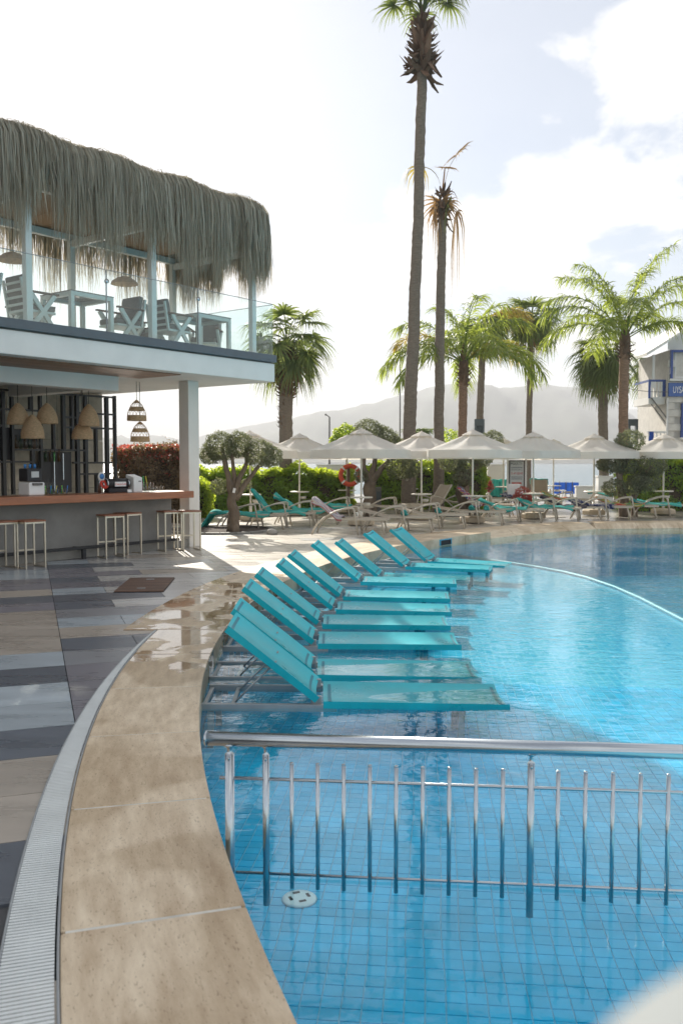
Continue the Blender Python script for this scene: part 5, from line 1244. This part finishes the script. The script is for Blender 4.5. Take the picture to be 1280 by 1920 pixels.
def boots(t, x, y, z0, z1, r0, n, size, seed, down=False, bulge=.0):
    """cut leaf bases clothing the top of a fan palm"""
    r = random.Random(seed); mb = MB()
    for i in range(n):
        q = i / n; z = z0 + (z1 - z0) * q; th = i * 2.4 + r.uniform(-.3, .3); rr = r0 * (1 + bulge * math.sin(math.pi * q)); c, s = math.cos(th), math.sin(th); l = size * r.uniform(.6, 1.3); w = size * .42 * r.uniform(.7, 1.2)
        up = r.uniform(.1, .9) if not down or r.random() > .35 else -r.uniform(.2, 1.0)
        b0 = Vector((x + c * rr * .8, y + s * rr * .8, z)); tip = b0 + Vector((c * l * .75, s * l * .75, l * up)); sd_ = Vector((-s, c, 0)) * w / 2
        mid = b0.lerp(tip, .6) + Vector((0, 0, -.1 * l))
        mb.add([b0 - sd_, b0 + sd_, mid + sd_ * .75, mid - sd_ * .75, tip + sd_ * .3, tip - sd_ * .3, b0 + Vector((0, 0, -size * .25)), mid + Vector((0, 0, -size * .12))],
               [(0, 1, 2, 3), (3, 2, 4, 5), (1, 0, 6), (1, 6, 7, 2), (6, 0, 3, 7), (2, 7, 4), (7, 3, 5), (4, 7, 5)])
    mb.build('leaf_bases', M['leaf_base'], t, kind='stuff')
def crown(t, top, spec, seed):
    r = random.Random(seed)
    for fnm, az, jit in spec:
        link('frond', fnm, t, (top[0] + .06 * math.cos(az), top[1] + .06 * math.sin(az), top[2] + r.uniform(-.08, .08)), (r.uniform(-.12, .12), 0, az))
def fan_crown(t, top, n, pet, bl, seed, els=(72, 50, 28, 5, -22), m='frond_fan', dead=0, sag=.5, nb=30, deadpet=None, w=.028):
    spec = []; r = random.Random(seed); per_ = max(1, n // len(els)); k = 0
    for e in els:
        for j in range(per_):
            spec.append((fan(e, pet, bl, m, seed + j % 3, sag, nb, w), k * 2.399 + r.uniform(-.25, .25), 0)); k += 1
    for j in range(dead): spec.append((fan(-58, deadpet or pet * .7, bl * .9, 'frond_dead', seed + j % 2, .3, nb, w), j * 2.399 + 1, 0))
    crown(t, top, spec, seed)
def palm(name, px_base, D, lab, top_px, ztop, r0, r1, m='trunk_palm', bend=0.0, mids=()):
    x = gx(px_base, D); xt = gx(top_px, D); t = thing(name, lab, 'palm tree', (x, D, 0))
    pts = [(0, 0, -.05)] + [(gx(p, D) - x, 0, z) for p, z in mids] + [(xt - x, 0, ztop)]
    palm_trunk(t, pts, r0, r1, m, rings=int(ztop / .13)); return t, (xt - x, 0, ztop)
# tallest palm
t, tp_ = palm('fan_palm', 764, 29.2, 'tallest fan palm, its crown cut by the top of the photo', 787, 14.25, .225, .155, mids=((768, 3.5), (775, 6.5), (781, 10)))
boots(t, tp_[0], 0, 14.1, 14.85, .17, 50, .62, 1, True, .3); boots(t, tp_[0], 0, 14.6, 15.75, .19, 70, .42, 12, False, .2)
fan_crown(t, (tp_[0], 0, 15.95), 22, 1.05, .85, 31, els=(86, 82, 76, 68, 58), sag=.45, w=.03)
mb = MB(); mb.tube([(tp_[0], 0, 14.2), (tp_[0] + .02, 0, 15.0), (tp_[0] + .02, 0, 15.95)], [.17, .20, .10], 10); mb.build('crown_shaft', M['leaf_base'], t)
# dying palm
t, tp_ = palm('fan_palm', 822, 30.2, 'slim fan palm with a withered sparse crown beside the tallest palm', 826, 10.35, .18, .135, mids=((822, 4), (825, 8)))
boots(t, tp_[0], 0, 9.7, 10.75, .14, 46, .34, 2, True)
crown(t, (tp_[0], 0, 10.7), [(fan(86, 1.25, .85, 'frond_dead', 3, .25, 16, .03), .3, 0), (fan(80, 1.2, .75, 'frond_yellow', 4, .9, 16, .03), 2.9, 0), (fan(75, 1.15, .6, 'frond_dead', 5, .3, 10), 1.5, 0), (fan(28, 1.05, 1.15, 'frond_dead', 6, 1.9, 16, .03), .1, 0), (fan(-66, .55, 1.0, 'frond_fan', 7, .4, 14, .03), -.1, 0), (fan(-66, .5, 1.0, 'frond_dead', 8, .3, 18, .03), 3.0, 0), (fan(-74, .35, .95, 'frond_dead', 8, .3, 18, .03), -2.2, 0), (fan(-70, .4, .85, 'frond_dead', 9, .3, 16, .03), .6, 0), (fan(10, .7, .8, 'frond_dead', 10, 1.8, 12, .03), 3.3, 0)], 5)
# left palm
t, tp_ = palm('fan_palm', 534, 30.5, 'stout fan palm with shaggy trunk top right of the pavilion corner', 540, 5.75, .22, .24, 'trunk_palm')
boots(t, 0, 0, 2.8, 4.0, .19, 90, .16, 3); boots(t, tp_[0] * .8, 0, 3.9, 5.75, .26, 190, .26, 4, False, .30)
fan_crown(t, (tp_[0], 0, 5.75), 24, 1.0, 1.0, 41, els=(80, 62, 44, 26, 6, -20), dead=5, sag=.42, nb=34)
# thin straight palm and its neighbours
t, tp_ = palm('fan_palm', 988, 44, 'slender straight fan palm behind the notice board parasol', 992, 8.5, .165, .13)
boots(t, tp_[0], 0, 7.8, 8.6, .14, 50, .22, 5)
fan_crown(t, (tp_[0], 0, 8.6), 30, .85, 1.15, 51, els=(80, 62, 44, 24, 4, -20), dead=3, sag=.42, w=.03)
t, tp_ = palm('fan_palm', 895, 42, 'fan palm with yellowed fronds behind the left feather palm', 902, 7.8, .185, .15)
boots(t, tp_[0], 0, 7.1, 8.0, .16, 50, .22, 6)
fan_crown(t, (tp_[0], 0, 8.0), 18, .85, 1.0, 61, els=(60, 30, 0), dead=7, sag=.6, w=.036)
crown(t, (tp_[0], 0, 8.0), [(feather(50, 2.6, 'frond_yellow', 71, 1.2), a, 0) for a in (.2, -.5, 1.0, .6)], 9)
t, tp_ = palm('fan_palm', 1131, 38, 'fan palm with brown skirt just left of the big feather palm', 1126, 6.0, .20, .20)
boots(t, tp_[0], 0, 4.9, 6.1, .22, 110, .26, 7, False, .3)
fan_crown(t, (tp_[0], 0, 6.1), 30, .85, 1.05, 81, els=(74, 54, 34, 14, -6, -26), dead=6, sag=.5, w=.03)
t, tp_ = palm('fan_palm', 1232, 43, 'fan palm half hidden behind the white stone building', 1228, 6.0, .19, .17)
boots(t, tp_[0], 0, 5.2, 6.1, .18, 60, .24, 8)
fan_crown(t, (tp_[0], 0, 6.1), 24, .9, 1.05, 91, els=(70, 50, 28, 4, -22), dead=4, sag=.5, w=.03)
t, tp_ = palm('fan_palm', 781, 58, 'small far fan palm behind the tallest trunk', 781, 3.0, .2, .2)
fan_crown(t, (tp_[0], 0, 3.0), 14, .8, 1.0, 95, els=(75, 50, 25), sag=.4, w=.045)
# feather palms
def feather_palm(px, D, lab, ptop, ztop, r0, r1, L, els, seed, bulb=.0, m='trunk_red', az0=0.0, sag=1.0, extra=()):
    t, tp_ = palm('feather_palm', px, D, lab, ptop, ztop, r0, r1, m)
    boots(t, tp_[0], 0, ztop - .5, ztop + .2, r1 * 1.0, 26, .30, seed, False)
    mb = MB(); mb.lathe([(r1, -.5), (r1 * 1.15, -.1), (r1 * 1.1, .3), (r1 * .6, .7), (.03, 1.0)], 12, (tp_[0], 0, ztop)); mb.build('crown_shaft', M['leaf_base'], t)
    k = 0; spec = []; r = random.Random(seed)
    for e, n, f in els:
        for j in range(n):
            spec.append((feather(e, round(L * f, 2), 'frond_feather', seed + j % 3, sag), az0 + k * 2.399 + r.uniform(-.2, .2), 0)); k += 1
    for e, az, f, mm in extra: spec.append((feather(e, round(L * f, 2), mm, seed, sag), az, 0))
    crown(t, (tp_[0], 0, ztop + .35), spec, seed); return t
feather_palm(863, 32.4, 'feather palm with reddish trunk and wide arching fronds left of the slender palm', 867, 4.95, .15, .16, 3.0, ((80, 3, .95), (62, 4, 1.0), (42, 4, 1.0), (24, 3, .95)), 101, extra=((30, .05, 1.1, 'frond_feather'), (34, 3.05, 1.1, 'frond_feather'), (52, 2.8, 1.0, 'frond_yellow'), (48, .5, 1.0, 'frond_yellow')))
feather_palm(1166, 33.0, 'largest feather palm with ringed trunk, fronds reaching over the building', 1166, 5.9, .165, .18, 3.4, ((80, 2, 1.0), (64, 4, 1.0), (46, 4, 1.0), (28, 3, .9)), 111, az0=.5, sag=.85, extra=((34, .05, 1.05, 'frond_feather'), (30, 3.1, .95, 'frond_feather'), (52, .15, 1.05, 'frond_feather'), (55, 3.0, 1.0, 'frond_feather'), (84, .2, 1.2, 'frond_feather'), (70, 2.6, 1.1, 'frond_feather')))

# ------------------------------------------------------------------ white stone building at the right
WB = thing('stone_building', 'white stone house with blue framed windows, balcony and blue sign at the right', 'building', (gx(1247, 38), 38, 0))
mb = MB(); mb.box((3.1, 2.1, 3.22), (6.0, 4.0, 6.44)); mb.build('wall', M['block_white'], WB)
for r_ in range(22):                                   # stone blocks on the visible faces
    z = .15 + r_ * .30
    if z > 6.4: break
    x = 0.0; i = 0; off = .3 if r_ % 2 else 0
    while x < 2.2:
        w = .62 - (off if i == 0 else 0)
        hole = (.22 < x + w / 2 < 1.95 and 5.0 < z < 6.45) or (.55 < x + w / 2 < 1.9 and 2.7 < z < 4.1)
        if not hole:
            mb = MB(); mb.box((x + w / 2 + .0, .06, z), (w - .012, .13 + random.uniform(-.008, .008), .288)); mb.build('block', M['block_white'], WB, bevel=.008, seg=1)
        x += w; i += 1
mb = MB(); mb.add([(-1.15, -.7, 6.10), (1.9, -.7, 8.00), (6.6, -.7, 8.00), (6.6, 4.6, 8.00), (1.9, 4.6, 8.00), (-1.15, 4.6, 6.10), (-1.15, -.7, 6.22), (1.9, -.7, 8.12), (6.6, -.7, 8.12), (6.6, 4.6, 8.12), (1.9, 4.6, 8.12), (-1.15, 4.6, 6.22)],
    [(5, 4, 1, 0), (4, 3, 2, 1), (6, 7, 10, 11), (7, 8, 9, 10), (0, 1, 7, 6), (1, 2, 8, 7), (11, 10, 4, 5), (10, 9, 3, 4), (6, 11, 5, 0)]); mb.build('roof', M['plaster_white'], WB)
mb = MB(); mb.add([(0, .1, 6.44), (6.0, .1, 6.44), (6, .1, 8.0), (1.9, .1, 7.98), (0, .1, 6.79)], [(0, 1, 2, 3, 4)]); mb.build('gable', M['plaster_white'], WB)
def bwin(x0, x1, z0, z1):
    wf = MB()
    for c, d in (((x0, 0, (z0+z1)/2), (.09, .16, z1-z0+.09)), ((x1, 0, (z0+z1)/2), (.09, .16, z1-z0+.09)), (((x0+x1)/2, 0, z1), (x1-x0-.09, .16, .09))): wf.box((c[0], -.035, c[2]), d)
    f = wf.build('window', M['blue_paint'], WB)
    mb = MB(); mb.box(((x0+x1)/2, .13, (z0+z1)/2), (x1-x0-.09, .02, z1-z0-.05)); mb.build('pane', M['window_glass'], f)
    mb = MB()
    for q in (.12, .52, .95): mb.box((x0 + (x1-x0)*q, .10, (z0+z1)/2), (.05, .05, z1-z0-.06))
    mb.box(((x0+x1)/2, .10, z0+.05), (x1-x0-.1, .056, .07)); mb.build('sash', M['plaster_white'], f)
    mb = MB(); mb.box(((x0+x1)/2, -.05, z0 - .07), (x1-x0+.2, .26, .09)); mb.build('sill', M['plaster_white'], f)
bwin(.12, 1.95, 5.22, 6.36); bwin(.62, 2.0, 2.75, 4.12)
mb = MB(); mb.box((1.45, -.06, 4.74), (2.9, .10, .58)); sb = mb.build('sign_board', M['sign_blue'], WB, bevel=.02)
text('UYSAL MOTEL' if False else 'UYSAL M', .40, M['letter_white'], sb, (.18, -.118, 4.72), (R(90), 0, 0), 'lettering', .004, 'LEFT', sx=.50)
mb = MB(); mb.box((-.36, 1.2, 4.30), (.72, 1.9, .30)); mb.build('balcony', M['plaster_white'], WB)
mb = MB(); mb.box((-.36, .27, 5.15), (.74, .05, .09)); mb.box((-.70, 1.2, 5.15), (.05, 1.8, .09)); mb.box((-.68, .27, 4.80), (.09, .06, .8)); mb.box((-.06, .27, 4.80), (.14, .06, .66)); mb.build('balcony_rail', M['blue_paint'], WB)
for i in range(4):
    mb = MB(); mb.box((-.58 + i * .14, .27, 4.77), (.075, .03, .68)); mb.build('baluster', M['plaster_white'], WB)
mb = MB(); mb.box((-.52, .30, 5.55), (.10, .10, 1.4)); mb.build('balcony_post', M['plaster_white'], WB)
mb = MB(); mb.beam((-.62, .2, 4.42), (.02, .0, 3.5), .05, .05); mb.beam((-.62, .2, 4.15), (-.02, .0, 3.3), .04, .04); mb.build('brace', M['lamp_grey'], WB)
mb = MB(); mb.tube([(-.02, -.05, 0), (-.02, -.05, 4.4)], .04, 8); mb.build('drain_pipe', M['plaster_white'], WB)
lr = thing('low_railing', 'low white railing with a blue cloth before the stone building', 'railing', (gx(1228, 37), 37, 0))
mb = MB(); mb.box((0, 0, 2.92), (.75, .06, .08)); mb.build('rail', M['plaster_white'], lr)
for i in range(5):
    mb = MB(); mb.box((-.32 + i * .16, 0, 1.45), (.05, .04, 2.88)); mb.build('upright', M['plaster_white'], lr)
cb = MB(); cb.grid([[(-.1 + .035 * j + .012 * math.sin(i * 1.1), .02 * math.sin(j * 1.7 + i * .5), -.075 * i) for i in range(7)] for j in range(6)]); o = cb.build('blue_cloth', M['blue_fabric'], None, (gx(1219, 36.8), 36.8, 2.93)); so = o.modifiers.new('thick', 'SOLIDIFY'); so.thickness = .01; tag(o, 'blue cloth hanging on the low white railing', 'cloth')
cab = MB(); pts = [(gx(1130, 39) + (gx(1247, 38) - gx(1130, 39)) * q, 39 - q, 5.2 - .55 * q - .15 * math.sin(math.pi * q)) for q in [i / 12 for i in range(13)]]; cab.tube(pts, .012, 4); tag(cab.build('overhead_cable', M['lamp_grey']), 'thin overhead cable from the street lamp to the stone building', 'cable')

# ------------------------------------------------------------------ street furniture and far things
def lamp(x, y, h, lab, arm, r=.045, name='street_lamp', head=True):
    t = thing(name, lab, 'street lamp', (x, y, 0)); mb = MB(); mb.tube([(0, 0, 0), (0, 0, h)], [r, r * .75], 10); mb.build('pole', M['lamp_grey'], t)
    if head:
        mb = MB(); mb.tube([(0, 0, h - .02), (arm * .5, 0, h + .08), (arm * .7, 0, h + .10)], .025, 8); mb.build('arm', M['lamp_grey'], t)
        mb = MB(); mb.box((arm * .85, 0, h + .11), (abs(arm) * .42, .18, .09)); mb.build('lamp_head', M['lamp_grey'], t, bevel=.02)
    return t
lamp(gx(617.5, 45), 45, 3.95, 'small dark street lamp left of the yellow green bush', -.22, .055)
lamp(gx(749, 40), 40, 6.6, 'tall thin bare pole just left of the tallest palm', 0, .035, 'flag_pole', False)['category'] = 'pole'
lamp(gx(1126, 39), 39, 5.3, 'street lamp with long arm beside the palm with brown skirt', -.95, .05)
for px, D, h, w, lab in ((897, 40, 3.6, .44, 'dark slab shower tower behind the parasol with the patterned towel'), (1183, 40, 3.6, .44, 'dark shower tower with an open slot behind the clipped olive')):
    t = thing('shower_tower', lab, 'shower tower', (gx(px, D), D, 0)); mb = MB(); mb.box((-w/2 + .05, 0, h/2), (.10, .2, h)); mb.box((w/2 - .05, 0, h/2), (.10, .2, h)); mb.build('side', M['pylon'], t, bevel=.008)
    mb = MB(); mb.box((0, 0, h - .15), (w - .2, .196, .30)); mb.build('head', M['pylon'], t)
    if px == 897:
        mb = MB(); mb.box((0, .05, (h - .3) / 2), (w - .2, .08, h - .3)); mb.build('back_panel', M['pylon'], t)
# life ring on a post
pst = thing('ring_post', 'grey wooden post carrying the life ring', 'post', (gx(653, 28.9), 28.95, 0)); mb = MB(); mb.box((0, 0, .8), (.10, .10, 1.6)); mb.build('shaft', M['olive_bark'], pst)
ring = thing('life_ring', 'orange red life ring hanging on a post before the hedge', 'life ring', (gx(656, 28.8), 28.80, 1.26))
mb = MB()
for a0, a1 in ((0, 80), (90, 170), (180, 260), (270, 350)):
    pass
P = [[((.30 + .075 * math.cos(b)) * math.cos(a), .06 * math.sin(b), (.30 + .075 * math.cos(b)) * math.sin(a)) for b in [2 * math.pi * j / 10 for j in range(11)]] for a in [2 * math.pi * i / 32 for i in range(33)]]
mb.grid(P); mb.build('ring', M['lifebuoy'], ring)
for k in range(4):
    a = math.pi / 4 + k * math.pi / 2; Pb = [[((.30 + .08 * math.cos(b)) * math.cos(q), .065 * math.sin(b), (.30 + .08 * math.cos(b)) * math.sin(q)) for b in [2 * math.pi * j / 10 for j in range(11)]] for q in (a - .09, a, a + .09)]
    mb = MB(); mb.grid(Pb); mb.build('band', M['letter_white'], ring)
# notice board
nb_ = thing('notice_board', 'dark framed notice board with blue and red print beside the slender palm', 'notice board', (gx(968, 33.0), 33.0, 0), R(-4))
mb = MB(); mb.box((0, 0, 1.16), (.50, .04, 1.1)); mb.build('panel', M['sign_board'], nb_)
mb = MB(); mb.box((.27, 0, 1.16), (.04, .07, 1.18)); mb.box((0, 0, 1.73), (.5, .07, .04)); mb.box((-.27, 0, 1.16), (.04, .07, 1.18)); mb.build('frame', M['dark_frame'], nb_)
mb = MB(); mb.box((.33, .02, .95), (.07, .07, 1.9)); mb.box((-.33, .02, .95), (.07, .07, 1.9)); mb.box((0, .02, 1.86), (.6, .07, .07)); mb.build('stand', M['plaster_white'], nb_)
text('MARTI', .155, M['ink_dark'], nb_, (-.03, -.0215, 1.61), (R(90), 0, 0), ext=.001, sx=.95)
text('0-49 8549', .125, M['ink_red'], nb_, (0, -.0215, 1.26), (R(90), 0, 0), ext=.001, sx=.85)
for z, h, m, w in ((1.49, .022, 'ink_dark', .42), (1.43, .012, 'ink_dark', .40), (1.39, .012, 'ink_dark', .41), (1.13, .02, 'ink_dark', .42), (1.06, .02, 'ink_dark', .40), (.90, .07, 'ink_red', .36)):
    mb = MB(); mb.box((-.01, -.0215, z), (w, .004, h)); mb.build('print_line', M[m], nb_)
# low white walls, wind screen, planter
def wall(px0, px1, D, z1, lab, m='plaster_white', name='low_wall', cat='wall', dep=.25):
    x0, x1 = gx(px0, D), gx(px1, D); t = thing(name, lab, cat, ((x0 + x1) / 2, D, 0))
    mb = MB(); mb.box((0, 0, z1 / 2), (x1 - x0, dep, z1)); mb.build('body', M[m], t, bevel=.01)
    mb = MB(); mb.box((0, 0, z1 + .025), (x1 - x0 + .06, dep + .06, .05)); mb.build('coping', M[m], t, bevel=.008); return t
wall(594, 664, 34, 1.55, 'white garden wall seen between the hedge and the parasols', dep=.4)
wall(785, 800, 34.5, 1.7, 'narrow white wall end between the two tallest palm trunks', dep=.6)
wall(912, 944, 36, 1.55, 'white wall behind the leaning olive tree', dep=.4)
wall(1078, 1112, 38, .62, 'low white wall below the open sea view')
wall(1118, 1146, 38, 1.05, 'white sloping wall piece left of the clipped olive', dep=.5)
ws = thing('wind_screen', 'blue fabric wind screen at the edge of the sea', 'wind screen', (gx(1060, 43), 43, 0))
for i in range(4):
    mb = MB(); mb.grid([[(-.62 + i * .31 + .31 * q / 6, .03 * math.sin(q * 1.1 + i), .15 + .55 * j / 3) for j in range(4)] for q in range(7)]); mb.build('panel', M['blue_fabric'], ws)
    mb = MB(); mb.tube([(-.62 + i * .31, 0, 0), (-.62 + i * .31, 0, .75)], .02, 6); mb.build('pole', M['lamp_grey'], ws)
tbm = thing('side_table', 'low white table in front of the blue wind screen', 'table', (gx(1043, 39), 39, 0))
mb = MB(); mb.box((0, 0, .44), (.7, .5, .05)); mb.build('top', M['plastic_white'], tbm, bevel=.01)
for sx in (-1, 1):
    for sy in (-1, 1):
        mb = MB(); mb.box((sx * .29, sy * .2, .21), (.05, .05, .42)); mb.build('leg', M['plastic_white'], tbm)
pc = thing('plastic_chair', 'white plastic chair with plain back in front of the notice board', 'chair', (gx(965, 31), 31, 0), R(-90))
mb = MB(); mb.box((0, 0, .40), (.46, .46, .04)); mb.build('seat', M['plastic_white'], pc, bevel=.015)
mb = MB(); mb.box((-.22, 0, .66), (.04, .44, .52)); mb.build('backrest', M['plastic_white'], pc, bevel=.02)
for sx in (-1, 1):
    for sy in (-1, 1):
        mb = MB(); mb.box((sx * .19, sy * .19, .19), (.045, .045, .38)); mb.build('leg', M['plastic_white'], pc)
# utility post by the hedge
ub = thing('utility_box', 'small grey utility box at the hedge foot behind the second olive', 'box', (gx(709, 30), 30, 0)); mb = MB(); mb.box((0, 0, .42), (.2, .15, .84)); mb.build('body', M['lamp_grey'], ub, bevel=.01); mb = MB(); mb.box((0, -.078, .55), (.14, .01, .3)); mb.build('door', M['pylon'], ub)
# post standing in for an unidentified white blur close to the camera
wt = thing('blur_standin', 'pale rounded post standing in for an unidentified white blur in the bottom right corner', 'post', (.170, .119, 0))
mb = MB(); mb.lathe([(.12, .02), (.12, 1.47)], 40); mb.build('shaft', M['standin_grey'], wt)
mb = MB(); mb.lathe([(.12, 1.46), (.148, 1.475), (.152, 1.50), (.15, 1.535), (.142, 1.549), (.10, 1.556), (0, 1.56)], 48); mb.build('cap', M['standin_grey'], wt)
mb = MB(); mb.lathe([(.19, .0125), (.19, .03), (.13, .045), (.12, .05)], 32); mb.build('base_plate', M['standin_grey'], wt)

# ------------------------------------------------------------------ sea haze
hz = MB(); hz.box((0, 3300, 149), (13000, 6900, 302)); ho = hz.build('haze', None); tag(ho, kind='stuff')
hm = bpy.data.materials.new('haze'); hm.use_nodes = True; N = hm.node_tree.nodes; N.remove(N['Principled BSDF'])
pv = N.new('ShaderNodeVolumePrincipled'); pv.inputs['Color'].default_value = (.93, .95, 1, 1); pv.inputs['Density'].default_value = HAZE; pv.inputs['Anisotropy'].default_value = .1
hm.node_tree.links.new(pv.outputs[0], N['Material Output'].inputs['Volume']); ho.data.materials.append(hm)
